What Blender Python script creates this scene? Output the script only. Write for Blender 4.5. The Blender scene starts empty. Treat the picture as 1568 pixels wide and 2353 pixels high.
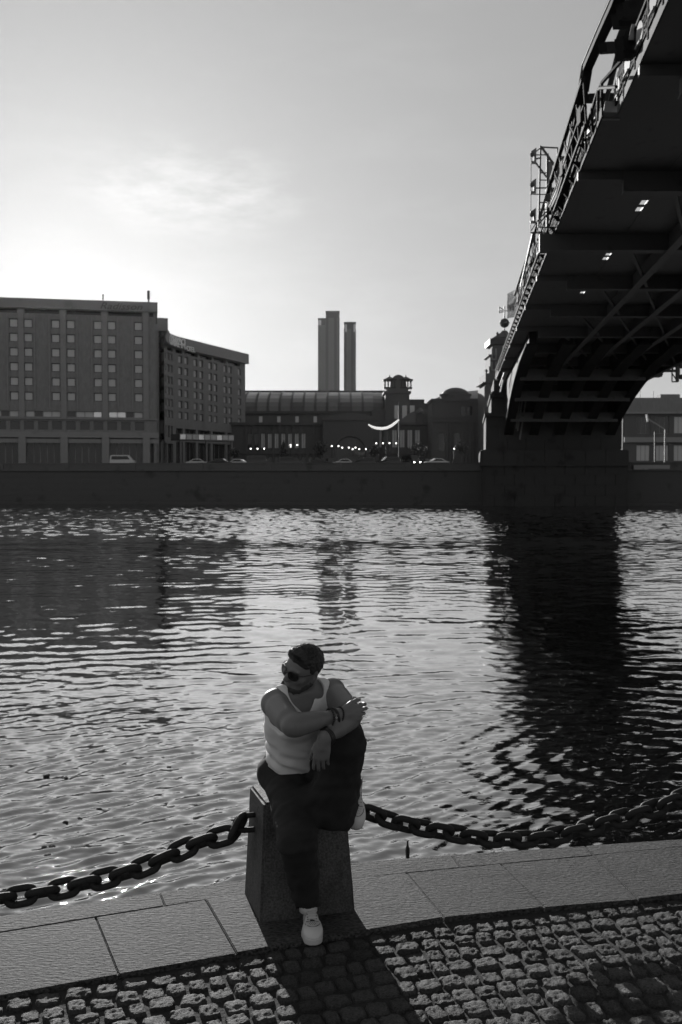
import bpy, bmesh, math, random
import numpy as np
from mathutils import Vector, Matrix, noise

random.seed(7)
rng = np.random.default_rng(7)
scene = bpy.context.scene
COL = scene.collection

# ------------------------------------------------------------------ camera, sky, sun, exposure
F_PX, CAM_H = 2287.0, 2.1                      # focal length in pixels of a 1568 px wide picture; eye height
PITCH = math.atan(81 / F_PX)
cam_d = bpy.data.cameras.new('camera')
cam_d.sensor_fit = 'HORIZONTAL'; cam_d.sensor_width = 24.0
cam_d.lens = F_PX / 1568 * 24.0
cam_d.clip_start = 0.05; cam_d.clip_end = 4000
cam_d.dof.use_dof = True; cam_d.dof.focus_distance = 4.6; cam_d.dof.aperture_fstop = 7.0
cam = bpy.data.objects.new('camera', cam_d); COL.objects.link(cam)
cam.location = (0, 0, CAM_H); cam.rotation_euler = (math.radians(90) - PITCH, 0, 0)
scene.camera = cam

SUN_EL, SUN_AZ = math.radians(10.88), math.radians(-15.2)      # azimuth from +Y, positive to the right
world = bpy.data.worlds.new('World'); scene.world = world; world.use_nodes = True
wn, wl = world.node_tree.nodes, world.node_tree.links
wn.clear()
sky = wn.new('ShaderNodeTexSky'); sky.sky_type = 'NISHITA'; sky.sun_disc = False
sky.sun_elevation = SUN_EL; sky.sun_rotation = SUN_AZ
sky.air_density = 1.0; sky.dust_density = 1.0; sky.ozone_density = 1.0
bw = wn.new('ShaderNodeRGBToBW'); wl.new(sky.outputs[0], bw.inputs[0])
pw = wn.new('ShaderNodeMath'); pw.operation = 'POWER'; pw.inputs[1].default_value = 0.34
wl.new(bw.outputs[0], pw.inputs[0])
# a faint torn cloud low on the left and hazy unevenness, by direction
tc = wn.new('ShaderNodeTexCoord'); mp = wn.new('ShaderNodeMapping'); mp.inputs['Scale'].default_value = (5, 5, 17)
wl.new(tc.outputs['Generated'], mp.inputs[0])
cn = wn.new('ShaderNodeTexNoise'); cn.inputs['Scale'].default_value = 1.3; cn.inputs['Detail'].default_value = 7; cn.inputs['Roughness'].default_value = .62
wl.new(mp.outputs[0], cn.inputs[0])
cr = wn.new('ShaderNodeMapRange'); cr.inputs[1].default_value = .5; cr.inputs[2].default_value = .8; cr.inputs[3].default_value = 1.0; cr.inputs[4].default_value = 1.07
wl.new(cn.outputs[0], cr.inputs[0])
cm = wn.new('ShaderNodeMath'); cm.operation = 'MULTIPLY'; wl.new(pw.outputs[0], cm.inputs[0]); wl.new(cr.outputs[0], cm.inputs[1])
# the torn cloud itself, above the hotel
cs = wn.new('ShaderNodeMapping'); cs.vector_type = 'POINT'
cs.inputs['Location'].default_value = (.139 / .11, 0, -.272 / .042); cs.inputs['Scale'].default_value = (1 / .11, 0, 1 / .042)
wl.new(tc.outputs['Generated'], cs.inputs[0])
cl_ = wn.new('ShaderNodeVectorMath'); cl_.operation = 'LENGTH'; wl.new(cs.outputs[0], cl_.inputs[0])
cm2 = wn.new('ShaderNodeMapRange'); cm2.interpolation_type = 'SMOOTHSTEP'; cm2.inputs[1].default_value = 1.35; cm2.inputs[2].default_value = .3; cm2.inputs[3].default_value = 0; cm2.inputs[4].default_value = 1
wl.new(cl_.outputs['Value'], cm2.inputs[0])
mp2 = wn.new('ShaderNodeMapping'); mp2.inputs['Scale'].default_value = (9, 9, 26); mp2.inputs['Rotation'].default_value = (0, .35, 0); wl.new(tc.outputs['Generated'], mp2.inputs[0])
cn2 = wn.new('ShaderNodeTexNoise'); cn2.inputs['Scale'].default_value = 1.6; cn2.inputs['Detail'].default_value = 9; cn2.inputs['Roughness'].default_value = .6; wl.new(mp2.outputs[0], cn2.inputs[0])
cr2 = wn.new('ShaderNodeMapRange'); cr2.inputs[1].default_value = .40; cr2.inputs[2].default_value = .66; cr2.inputs[3].default_value = 0; cr2.inputs[4].default_value = .27; wl.new(cn2.outputs[0], cr2.inputs[0])
cq = wn.new('ShaderNodeMath'); cq.operation = 'MULTIPLY_ADD'; wl.new(cm2.outputs[0], cq.inputs[0]); wl.new(cr2.outputs[0], cq.inputs[1]); cq.inputs[2].default_value = 1
cm3 = wn.new('ShaderNodeMath'); cm3.operation = 'MULTIPLY'; wl.new(cm.outputs[0], cm3.inputs[0]); wl.new(cq.outputs[0], cm3.inputs[1]); cm = cm3
bg = wn.new('ShaderNodeBackground'); bg.inputs[1].default_value = 0.15
wl.new(cm.outputs[0], bg.inputs[0])
wo = wn.new('ShaderNodeOutputWorld'); wl.new(bg.outputs[0], wo.inputs[0])

sun_d = bpy.data.lights.new('sun', 'SUN'); sun_d.energy = 3.6; sun_d.angle = math.radians(.55); sun_d.color = (1, .99, .98)
sun = bpy.data.objects.new('sun', sun_d); COL.objects.link(sun)
sdir = Vector((math.sin(SUN_AZ) * math.cos(SUN_EL), math.cos(SUN_AZ) * math.cos(SUN_EL), math.sin(SUN_EL)))
sun.rotation_euler = sdir.to_track_quat('Z', 'Y').to_euler(); sun.location = sdir * 60

vs = scene.view_settings; vs.view_transform = 'Standard'; vs.look = 'None'; vs.gamma = 1; vs.use_curve_mapping = False
vs.exposure = 0.80
scene.cycles.max_bounces = 8; scene.cycles.volume_bounces = 0; scene.cycles.diffuse_bounces = 3
scene.cycles.use_denoising = True
scene.cycles.sample_clamp_indirect = 6

HAZE = 0.000009

# ------------------------------------------------------------------ helpers
def at(x, y, Y=None, z=None):
    """the place at depth Y (or height z) that the photograph shows at x, y of its 1568 px wide version"""
    u = (x - 784) / F_PX; v = -(y - 1176.5) / F_PX
    d = (u, math.cos(PITCH) + v * math.sin(PITCH), -math.sin(PITCH) + v * math.cos(PITCH))
    t = (z - CAM_H) / d[2] if z is not None else Y / d[1]
    return Vector((d[0] * t, d[1] * t, CAM_H + d[2] * t))

def tag(o, label=None, cat=None, group=None, kind=None):
    if label: o['label'] = label
    if cat: o['category'] = cat
    if group: o['group'] = group
    if kind: o['kind'] = kind
    return o

ORG = {}
def thing(name, loc, label, cat, group=None, kind=None):
    o = bpy.data.objects.new(name, None); COL.objects.link(o); o.location = loc
    o.empty_display_size = .2
    ORG[o.name] = Vector(loc)
    return tag(o, label, cat, group, kind)

def link_mesh(name, me, mat, parent=None, smooth=False):
    if mat is not None and not me.materials: me.materials.append(mat)
    if smooth:
        me.polygons.foreach_set('use_smooth', np.ones(len(me.polygons), bool))
    o = bpy.data.objects.new(name, me); COL.objects.link(o)
    if parent is not None:
        o.parent = parent; ORG[o.name] = ORG.get(parent.name, Vector())
    else:
        ORG[o.name] = Vector()
    return o

class MB:
    """collects faces in world space; build() links them as one mesh"""
    def __init__(s): s.v = []; s.f = []
    def add(s, vs_, fs):
        b = len(s.v); s.v += [tuple(p) for p in vs_]; s.f += [tuple(i + b for i in f) for f in fs]; return s
    def box(s, x0, x1, y0, y1, z0, z1):
        return s.add([(x0, y0, z0), (x1, y0, z0), (x1, y1, z0), (x0, y1, z0), (x0, y0, z1), (x1, y0, z1), (x1, y1, z1), (x0, y1, z1)],
                     [(0, 3, 2, 1), (4, 5, 6, 7), (0, 1, 5, 4), (1, 2, 6, 5), (2, 3, 7, 6), (3, 0, 4, 7)])
    def obox(s, c, ex, ey, ez, hx, hy, hz):
        c, ex, ey, ez = Vector(c), Vector(ex), Vector(ey), Vector(ez)
        p = [c + ex * (a * hx) + ey * (b * hy) + ez * (d * hz) for d in (-1, 1) for (a, b) in ((-1, -1), (1, -1), (1, 1), (-1, 1))]
        return s.add(p, [(0, 3, 2, 1), (4, 5, 6, 7), (0, 1, 5, 4), (1, 2, 6, 5), (2, 3, 7, 6), (3, 0, 4, 7)])
    def bar(s, a, b, w, h=None, up=(0, 0, 1)):
        a, b = Vector(a), Vector(b); h = w if h is None else h
        e = b - a; L = e.length
        if L < 1e-6: return s
        e /= L; up = Vector(up)
        if abs(e.dot(up)) > .98: up = Vector((0, 1, 0))
        sx = e.cross(up).normalized(); sz = sx.cross(e).normalized()
        return s.obox((a + b) / 2, e, sx, sz, L / 2, w / 2, h / 2)
    def prism(s, poly, z0, z1):
        n = len(poly)
        p = [(q[0], q[1], z0) for q in poly] + [(q[0], q[1], z1) for q in poly]
        return s.add(p, [tuple(range(n - 1, -1, -1)), tuple(range(n, 2 * n))] + [(i, (i + 1) % n, n + (i + 1) % n, n + i) for i in range(n)])
    def tube(s, pts, r, n=8, closed=False):
        pts = [Vector(p) for p in pts]; m = len(pts); rings = []
        up = None
        for i, p in enumerate(pts):
            a = pts[(i - 1) % m] if (closed or i > 0) else p
            b = pts[(i + 1) % m] if (closed or i < m - 1) else p
            t = (b - a).normalized()
            if up is None:
                up = t.orthogonal().normalized()
            up = (up - t * up.dot(t)).normalized(); q = t.cross(up)
            rr = r[i] if isinstance(r, (list, tuple)) else r
            rings.append([p + up * (rr * math.cos(k * 2 * math.pi / n)) + q * (rr * math.sin(k * 2 * math.pi / n)) for k in range(n)])
        vs_ = [v for R in rings for v in R]; fs = []
        for i in range(m if closed else m - 1):
            j = (i + 1) % m
            for k in range(n):
                fs.append((i * n + k, i * n + (k + 1) % n, j * n + (k + 1) % n, j * n + k))
        if not closed:
            fs.append(tuple(range(n - 1, -1, -1))); fs.append(tuple((m - 1) * n + k for k in range(n)))
        return s.add(vs_, fs)
    def lathe(s, c, prof, n=16, sx=1, sy=1):
        vs_ = []; m = len(prof)
        for r, z in prof:
            vs_ += [(c[0] + sx * r * math.cos(k * 2 * math.pi / n), c[1] + sy * r * math.sin(k * 2 * math.pi / n), c[2] + z) for k in range(n)]
        fs = [(i * n + k, i * n + (k + 1) % n, (i + 1) * n + (k + 1) % n, (i + 1) * n + k) for i in range(m - 1) for k in range(n)]
        fs += [tuple(range(n - 1, -1, -1)), tuple((m - 1) * n + k for k in range(n))]
        return s.add(vs_, fs)
    def build(s, name, mat, parent=None, smooth=False, label=None, bevel=0):
        o0 = ORG.get(parent.name, Vector()) if parent is not None else Vector()
        me = bpy.data.meshes.new(name)
        me.from_pydata([(p[0] - o0.x, p[1] - o0.y, p[2] - o0.z) for p in s.v], [], s.f)
        if bevel:
            bm = bmesh.new(); bm.from_mesh(me)
            bmesh.ops.bevel(bm, geom=list(bm.edges), offset=bevel, segments=2, affect='EDGES', clamp_overlap=True)
            bm.to_mesh(me); bm.free()
        o = link_mesh(name, me, mat, parent, smooth)
        if label: o['label'] = label
        return o

def copy_tree(o, parent=None):
    c = o.copy(); COL.objects.link(c)
    if parent is not None: c.parent = parent
    for ch in [k for k in bpy.data.objects if k.parent == o]:
        copy_tree(ch, c)
    return c

# ------------------------------------------------------------------ materials: the photograph is black and white, so everything is a grey
def gm(name, base, rough=.7, var=.25, scale=3.0, bump=0, bscale=40, metal=0, spec=.5, var2=0, scale2=30, stretch=(1, 1, 1), dist=.01, coords='Object', rnd=0, stain=0):
    m = bpy.data.materials.new(name); m.use_nodes = True
    n, l = m.node_tree.nodes, m.node_tree.links
    p = n['Principled BSDF']
    p.inputs['Roughness'].default_value = rough; p.inputs['Metallic'].default_value = metal
    p.inputs['Specular IOR Level'].default_value = spec
    t = n.new('ShaderNodeTexCoord'); mpg = n.new('ShaderNodeMapping'); mpg.inputs['Scale'].default_value = stretch
    l.new(t.outputs[coords], mpg.inputs[0])
    a = n.new('ShaderNodeTexNoise'); a.inputs['Scale'].default_value = scale; a.inputs['Detail'].default_value = 5
    l.new(mpg.outputs[0], a.inputs[0])
    r = n.new('ShaderNodeMapRange'); r.inputs[1].default_value = .28; r.inputs[2].default_value = .4
    r.inputs[3].default_value = base * (1 - var); r.inputs[4].default_value = base * (1 + var)
    l.new(a.outputs[0], r.inputs[0]); out = r.outputs[0]
    if var2:
        b = n.new('ShaderNodeTexNoise'); b.inputs['Scale'].default_value = scale2; b.inputs['Detail'].default_value = 3
        l.new(mpg.outputs[0], b.inputs[0])
        r2 = n.new('ShaderNodeMapRange'); r2.inputs[1].default_value = .3; r2.inputs[2].default_value = .7
        r2.inputs[3].default_value = 1 - var2; r2.inputs[4].default_value = 1 + var2
        l.new(b.outputs[0], r2.inputs[0])
        mu = n.new('ShaderNodeMath'); mu.operation = 'MULTIPLY'; l.new(out, mu.inputs[0]); l.new(r2.outputs[0], mu.inputs[1]); out = mu.outputs[0]
    if stain:                                                        # old damp stains and dirt
        sn = n.new('ShaderNodeTexNoise'); sn.inputs['Scale'].default_value = 4.5; sn.inputs['Detail'].default_value = 9; sn.inputs['Roughness'].default_value = .6
        l.new(t.outputs[coords], sn.inputs[0])
        r3 = n.new('ShaderNodeMapRange'); r3.inputs[1].default_value = .50; r3.inputs[2].default_value = .68; r3.inputs[3].default_value = 1; r3.inputs[4].default_value = 1 - stain
        l.new(sn.outputs[0], r3.inputs[0]); m3 = n.new('ShaderNodeMath'); m3.operation = 'MULTIPLY'; l.new(out, m3.inputs[0]); l.new(r3.outputs[0], m3.inputs[1]); out = m3.outputs[0]
    if rnd:                                                          # each stone its own tone
        oi = n.new('ShaderNodeObjectInfo'); r4 = n.new('ShaderNodeMapRange'); r4.inputs[3].default_value = 1 - rnd; r4.inputs[4].default_value = 1 + rnd
        l.new(oi.outputs['Random'], r4.inputs[0]); m4 = n.new('ShaderNodeMath'); m4.operation = 'MULTIPLY'; l.new(out, m4.inputs[0]); l.new(r4.outputs[0], m4.inputs[1]); out = m4.outputs[0]
    l.new(out, p.inputs['Base Color'])
    if bump:
        c = n.new('ShaderNodeTexNoise'); c.inputs['Scale'].default_value = bscale; c.inputs['Detail'].default_value = 6; c.inputs['Roughness'].default_value = .65
        l.new(mpg.outputs[0], c.inputs[0])
        bp = n.new('ShaderNodeBump'); bp.inputs['Strength'].default_value = bump; bp.inputs['Distance'].default_value = dist
        l.new(c.outputs[0], bp.inputs['Height']); l.new(bp.outputs[0], p.inputs['Normal'])
    return m

def emit(name, v, s):
    m = bpy.data.materials.new(name); m.use_nodes = True
    p = m.node_tree.nodes['Principled BSDF']
    p.inputs['Base Color'].default_value = (v, v, v, 1); p.inputs['Emission Color'].default_value = (1, .98, .95, 1)
    p.inputs['Emission Strength'].default_value = s
    return m

M = {}
M['slab'] = gm('granite_slab', .06, .8, .4, 1.4, bump=1.0, bscale=42, var2=.8, scale2=80, dist=.04, stretch=(.6, 1.7, 1), spec=.25, rnd=.14, stain=.4)
M['sett'] = gm('granite_sett', .052, .75, .35, 9, bump=1.0, bscale=85, var2=.45, scale2=90, dist=.02, stretch=(.11, .17, 1), spec=.25, rnd=.4)
M['bed'] = gm('sand_bed', .018, .95, .3, 20, bump=.6, bscale=60)
M['bollard'] = gm('bollard_granite', .075, .75, .25, 5, bump=.8, bscale=70, var2=.45, scale2=110, dist=.008, stain=.45, spec=.3)
M['iron'] = gm('painted_iron', .018, .7, .5, 25, bump=.5, bscale=90, dist=.004, spec=.25)
M['bank'] = gm('bank_granite', .055, .85, .25, .5, bump=.3, bscale=3, dist=.05)
M['bank_cap'] = gm('bank_coping', .075, .8, .2, .6)
M['asphalt'] = gm('asphalt', .05, .9, .2, .3)
M['kerb_grey'] = gm('kerb_grey_paint', .06, .8, .2, 1.5, spec=.2)
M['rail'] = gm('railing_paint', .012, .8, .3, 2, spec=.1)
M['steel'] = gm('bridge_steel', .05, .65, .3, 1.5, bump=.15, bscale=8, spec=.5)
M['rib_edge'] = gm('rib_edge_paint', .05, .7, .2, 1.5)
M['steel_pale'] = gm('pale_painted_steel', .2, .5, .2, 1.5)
M['steel_mid'] = gm('grey_painted_steel', .12, .55, .2, 1.5)
M['pier'] = gm('pier_stone', .04, .9, .3, .4, bump=.3, bscale=2.5, dist=.05, spec=.2)
M['sheet'] = gm('bare_sheet_metal', .6, .22, .25, .9, metal=.9, stretch=(1, 1, .4))
M['hotel'] = gm('hotel_cladding', .18, .8, .12, .15, var2=.1, scale2=2.5, stretch=(1, 1, .3))
M['shade_and_seam'] = gm('dark_shade_and_seam', .05, .6, .1, 1)  # recess shadow round hotel panes put into frame colour; also toe seams
M['hotel_trim'] = gm('hotel_trim', .22, .8, .1, .3)
M['pane'] = gm('curtained_pane', .4, .18, .18, .35)
M['pane_dark'] = gm('dark_pane', .03, .06, .5, .3)
M['pane_bright'] = gm('bright_pane', .55, .08, .3, .25, metal=.55)  # pale metallic colour carries the bright reflection in some panes
M['letters'] = gm('white_letters', .88, .5, .05, 1)
M['letters_dark'] = gm('dark_letters', .10, .5, .05, 1)
M['station'] = gm('station_stucco', .085, .85, .2, .2)
M['station_roof'] = gm('glazed_roof', .05, .42, .35, .25)
M['roof_pane'] = gm('roof_pane', .075, .3, .45, .3)
M['tower_glass'] = gm('tower_glass', .055, .6, .2, .04, stretch=(3, 3, .15))
M['tower_pale'] = gm('tower_pale_glass', .085, .4, .1, .1)
M['mall_roof'] = gm('mall_roof', .2, .6, .1, .05)
M['copper'] = gm('dark_copper', .03, .6, .3, 2)
M['car_dark'] = gm('car_paint_dark', .03, .12, .1, 2)
M['car_light'] = gm('car_paint_pale', .45, .15, .1, 2)
M['tyre'] = gm('tyre', .02, .9, .1, 5)
M['glass_dark'] = gm('car_glass', .015, .05, .1, 2)
M['lamp'] = emit('lit_globe', .9, 2.2)
M['head_lamp'] = emit('lit_headlamp', .9, 16.0)
M['led'] = emit('lit_arc', .9, .4)
M['leaf'] = gm('leaf', .05, .7, .4, 4)
M['bark'] = gm('bark', .05, .9, .3, 8)
M['debris'] = gm('wet_debris', .02, .6, .3, 20)
M['bottle'] = gm('dark_glass', .015, .08, .1, 10)

# ------------------------------------------------------------------ air
hz = MB(); hz.box(-700, 700, -90, 1350, -4.2, 205)
hzm = bpy.data.materials.new('haze'); hzm.use_nodes = True
hn, hl = hzm.node_tree.nodes, hzm.node_tree.links; hn.clear()
ho = hn.new('ShaderNodeOutputMaterial'); hv = hn.new('ShaderNodeVolumePrincipled')
hv.inputs['Color'].default_value = (.95, .95, .95, 1); hv.inputs['Density'].default_value = HAZE; hv.inputs['Anisotropy'].default_value = .8
hl.new(hv.outputs[0], ho.inputs['Volume'])
if HAZE > 0:
    haze = hz.build('haze', hzm); tag(haze, kind='stuff')
# ------------------------------------------------------------------ the river
WZ = -1.5
def build_water():
    cols = 640
    Y = [5.2]
    while Y[-1] < 133: Y.append(Y[-1] + min(max(Y[-1] ** 2 * 2.9e-4, .018), .15))
    Y = np.array(Y); rows = len(Y)
    U = np.linspace(-.52, .52, cols)
    YY, UU = np.meshgrid(Y, U, indexing='ij')
    XX = UU * (YY + 3.0)
    dY = np.gradient(Y)[:, None]
    Z = np.zeros_like(XX)
    r = np.random.default_rng(11)
    def comp(n, lmin, lmax, slope, mean_dir, spread, mask):
        nonlocal Z
        for i in range(n):
            lam = lmin * (lmax / lmin) ** r.random()
            th = mean_dir + r.normal() * spread
            kx, ky = 2 * math.pi / lam * math.sin(th), 2 * math.pi / lam * math.cos(th)
            amp = slope * lam / (2 * math.pi) * math.sqrt(2.0 / n)
            samp = np.abs(ky) * dY / (2 * math.pi)            # waves per row
            fade = np.clip((.34 - samp) / .16, 0, 1)
            Z += mask * fade * amp * np.sin(kx * XX + ky * YY + r.random() * 6.283)
    # broad unevenness of the ripples: wind patches
    pn = np.zeros_like(XX)
    for i in range(10):
        k = .05 + .25 * r.random(); th = r.random() * 6.28
        pn += np.sin(XX * k * math.sin(th) * .35 + YY * k * math.cos(th) + r.random() * 6.28)
    patch = 1 + .16 * pn
    near = np.clip((18 - YY) / 7, 0, 1)
    mid = 1 - near
    wp = np.zeros_like(XX)                                          # ragged edges of the wind lanes
    for i in range(12):
        kx, ky = r.uniform(.02, .22), r.uniform(.05, .5)
        wp += np.sin(kx * XX + ky * YY + r.random() * 6.28) * r.uniform(.3, 1)
    lane = np.interp(YY + wp * .9, [14, 19, 24, 32, 36, 45, 48, 52, 56, 62, 130], [.55, .5, .75, .75, 1.0, 1.1, .55, .45, .8, 1.5, 1.7])
    comp(52, .30, 1.0, .060, 0.02, .58, patch * mid * lane * np.clip((60 - YY) / 25, .55, 1))
    comp(50, .45, 1.5, .072, .0, .6, mid * lane * np.clip((YY - 30) / 20, 0, 1))
    comp(26, .26, .60, .034, -.12, .40, patch * (.6 * mid + .35 * near))
    comp(44, .12, .36, .135, -.55, .28, patch * near * np.clip(.75 - UU * .5, .45, 1))
    comp(20, .12, .34, .040, .35, .5, near)
    comp(10, .5, 1.2, .018, -.35, .3, near)
    comp(14, 2.2, 6.5, .010, .1, .5, np.ones_like(XX))
    # rings of backwash off the quay steps, down on the right
    for (cx, cy, lam, a, R) in ((3.6, 12.6, .52, .0070, 4.2), (1.8, 9.5, .40, .0042, 3.4)):
        d = np.hypot(XX - cx, (YY - cy))
        Z += a * np.sin(2 * math.pi * d / lam) * np.exp(-(d / R) ** 2)
    Z = Z + WZ
    verts = np.stack([XX, YY, Z], -1).reshape(-1, 3)
    idx = np.arange(rows * cols).reshape(rows, cols)
    q = np.stack([idx[:-1, :-1], idx[:-1, 1:], idx[1:, 1:], idx[1:, :-1]], -1).reshape(-1, 4)
    me = bpy.data.meshes.new('water')
    me.vertices.add(len(verts)); me.vertices.foreach_set('co', verts.ravel())
    me.loops.add(q.size); me.loops.foreach_set('vertex_index', q.ravel().astype(np.int32))
    me.polygons.add(len(q)); me.polygons.foreach_set('loop_start', np.arange(0, q.size, 4, dtype=np.int32))
    me.update(calc_edges=True); me.validate()
    m = bpy.data.materials.new('river_water'); m.use_nodes = True
    n, l = m.node_tree.nodes, m.node_tree.links
    p = n['Principled BSDF']
    p.inputs['Base Color'].default_value = (.012, .012, .012, 1); p.inputs['IOR'].default_value = 1.6
    p.inputs['Roughness'].default_value = .03
    p.inputs['Coat Weight'].default_value = 1.0; p.inputs['Coat IOR'].default_value = 1.6; p.inputs['Coat Roughness'].default_value = .03
    g = n.new('ShaderNodeNewGeometry')
    def noise_vec(scale, detail, sc3):
        mp_ = n.new('ShaderNodeMapping'); mp_.inputs['Scale'].default_value = sc3
        l.new(g.outputs['Position'], mp_.inputs[0])
        a = n.new('ShaderNodeTexNoise'); a.inputs['Scale'].default_value = scale; a.inputs['Detail'].default_value = detail
        l.new(mp_.outputs[0], a.inputs[0])
        s = n.new('ShaderNodeVectorMath'); s.operation = 'SUBTRACT'; s.inputs[1].default_value = (.5, .5, .5)
        l.new(a.outputs['Color'], s.inputs[0]); return s.outputs[0]
    def mul(v, c):
        s = n.new('ShaderNodeVectorMath'); s.operation = 'MULTIPLY'; l.new(v, s.inputs[0])
        if isinstance(c, tuple): s.inputs[1].default_value = c
        else: l.new(c, s.inputs[1])
        return s.outputs[0]
    def addv(a, b):
        s = n.new('ShaderNodeVectorMath'); l.new(a, s.inputs[0]); l.new(b, s.inputs[1]); return s.outputs[0]
    # ripples too fine for the mesh, growing with the distance; wind lanes lie across the river
    sep = n.new('ShaderNodeSeparateXYZ'); l.new(g.outputs['Position'], sep.inputs[0])
    lane = n.new('ShaderNodeTexNoise'); lane.inputs['Scale'].default_value = 1; lane.inputs['Detail'].default_value = 4
    lm = n.new('ShaderNodeMapping'); lm.inputs['Scale'].default_value = (.03, .12, 1); l.new(g.outputs['Position'], lm.inputs[0]); l.new(lm.outputs[0], lane.inputs[0])
    wy = n.new('ShaderNodeMath'); wy.operation = 'MULTIPLY_ADD'; wy.inputs[1].default_value = 26; l.new(lane.outputs[0], wy.inputs[0])
    sb = n.new('ShaderNodeMath'); sb.operation = 'SUBTRACT'; sb.inputs[1].default_value = 13; l.new(sep.outputs['Y'], sb.inputs[0]); l.new(sb.outputs[0], wy.inputs[2])
    dv = n.new('ShaderNodeMath'); dv.operation = 'DIVIDE'; dv.inputs[1].default_value = 130; l.new(wy.outputs[0], dv.inputs[0])
    fm = n.new('ShaderNodeValToRGB'); l.new(dv.outputs[0], fm.inputs[0]); rp = fm.color_ramp
    stops = [(8, .06), (24, .10), (33, .13), (38, .75), (46, .8), (50, .5), (53, .5), (57, 1.0), (125, 1.0)]
    rp.elements[0].position = stops[0][0] / 130; rp.elements[0].color = (stops[0][1],) * 3 + (1,)
    rp.elements[1].position = stops[-1][0] / 130; rp.elements[1].color = (stops[-1][1],) * 3 + (1,)
    for y_, v_ in stops[1:-1]:
        e_ = rp.elements.new(y_ / 130); e_.color = (v_, v_, v_, 1)
    cx = n.new('ShaderNodeCombineXYZ')
    for i in (0, 1): l.new(fm.outputs[0], cx.inputs[i])
    big = mul(mul(noise_vec(1.0, 3, (1.1, 2.2, 1)), (.05, .07, 0)), cx.outputs[0])
    sk = n.new('ShaderNodeTexNoise'); sk.inputs['Scale'].default_value = 1; sk.inputs['Detail'].default_value = 3
    skm = n.new('ShaderNodeMapping'); skm.inputs['Scale'].default_value = (.42, .40, 1); l.new(g.outputs['Position'], skm.inputs[0]); l.new(skm.outputs[0], sk.inputs[0])
    skr = n.new('ShaderNodeMapRange'); skr.inputs[1].default_value = .38; skr.inputs[2].default_value = .62; skr.inputs[3].default_value = .26; skr.inputs[4].default_value = .52; l.new(sk.outputs[0], skr.inputs[0])
    ro = n.new('ShaderNodeMath'); ro.operation = 'MULTIPLY_ADD'; l.new(skr.outputs[0], ro.inputs[0]); ro.inputs[1].default_value = .12; ro.inputs[2].default_value = .01
    l.new(ro.outputs[0], p.inputs['Roughness']); l.new(ro.outputs[0], p.inputs['Coat Roughness'])
    big2 = mul(mul(noise_vec(1.0, 3, (.45, .33, 1)), (.02, .04, 0)), cx.outputs[0])
    big = addv(big, big2)
    fine = mul(noise_vec(1.0, 2, (9, 13, 1)), (.05, .06, 0))
    # short choppy ripples lying aslant, strongest near the quay
    mr = n.new('ShaderNodeMapping'); mr.inputs['Rotation'].default_value = (0, 0, math.radians(36)); mr.inputs['Scale'].default_value = (3.2, 10, 1); l.new(g.outputs['Position'], mr.inputs[0])
    ar = n.new('ShaderNodeTexNoise'); ar.inputs['Scale'].default_value = 1; ar.inputs['Detail'].default_value = 4; ar.inputs['Roughness'].default_value = .62; l.new(mr.outputs[0], ar.inputs[0])
    sr = n.new('ShaderNodeVectorMath'); sr.operation = 'SUBTRACT'; sr.inputs[1].default_value = (.5, .5, .5); l.new(ar.outputs['Color'], sr.inputs[0])
    nr = n.new('ShaderNodeMapRange'); nr.inputs[1].default_value = 13; nr.inputs[2].default_value = 21; nr.inputs[3].default_value = 1; nr.inputs[4].default_value = .04; l.new(sep.outputs['Y'], nr.inputs[0])
    cr_ = n.new('ShaderNodeCombineXYZ'); l.new(nr.outputs[0], cr_.inputs[0]); l.new(nr.outputs[0], cr_.inputs[1])
    fine = addv(fine, mul(mul(sr.outputs[0], (.36, .50, 0)), cr_.outputs[0]))
    nm = addv(addv(g.outputs['Normal'], big), fine)
    nz = n.new('ShaderNodeVectorMath'); nz.operation = 'NORMALIZE'; l.new(nm, nz.inputs[0])
    l.new(nz.outputs[0], p.inputs['Normal']); l.new(nz.outputs[0], p.inputs['Coat Normal'])
    gs = n.new('ShaderNodeBsdfGlossy'); gs.inputs['Color'].default_value = (.9, .9, .9, 1); l.new(ro.outputs[0], gs.inputs['Roughness']); l.new(nz.outputs[0], gs.inputs['Normal'])
    mx = n.new('ShaderNodeMixShader'); mx.inputs[0].default_value = .22; l.new(p.outputs[0], mx.inputs[1]); l.new(gs.outputs[0], mx.inputs[2])
    l.new(mx.outputs[0], n['Material Output'].inputs['Surface'])
    o = link_mesh('water', me, m, None, True)
    tag(o, kind='structure')
build_water()

# scraps of leaf and weed drifting on the water
def drift(px, py, r):
    c = at(px, py, z=WZ); b = MB()
    for k in range(5):
        a = random.random() * 6.28; d = random.random() * r
        x, y = c.x + d * math.cos(a) * 1.6, c.y + d * math.sin(a)
        poly = [(x + r * random.uniform(.4, .8) * math.cos(t), y + r * random.uniform(.4, .9) * math.sin(t)) for t in (0, 1.05, 2.1, 3.14, 4.2, 5.24)]
        b.prism(poly, WZ - .03, WZ + .004 * random.random())
    return b
for i, (px, py, r, lb) in enumerate((
        (108, 1781, .06, 'dark scrap of weed floating far left, level with the man\'s waist'),
        (152, 1787, .05, 'small dark scrap of weed floating right beside a larger scrap'),
        (148, 1888, .055, 'dark clump of leaves floating above the left chain, alone'),
        (182, 1880, .05, 'second dark clump floating just right of a lone clump above the left chain'),
        (106, 1966, .06, 'dark clump of leaves floating lowest, close to the quay edge at left'),
        (112, 1941, .11, 'wide ragged mat of floating leaves above the lowest clump at left'),
        (228, 1858, .05, 'dark leaf scrap floating nearest the left side of the stone bollard'),
        (388, 1762, .045, 'dark speck of weed floating between the man and the left scraps'))):
    o = drift(px, py, r * .5).build('floating_leaves', M['debris']); tag(o, lb, 'floating leaves', 'leaf scraps drifting on the river')

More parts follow.
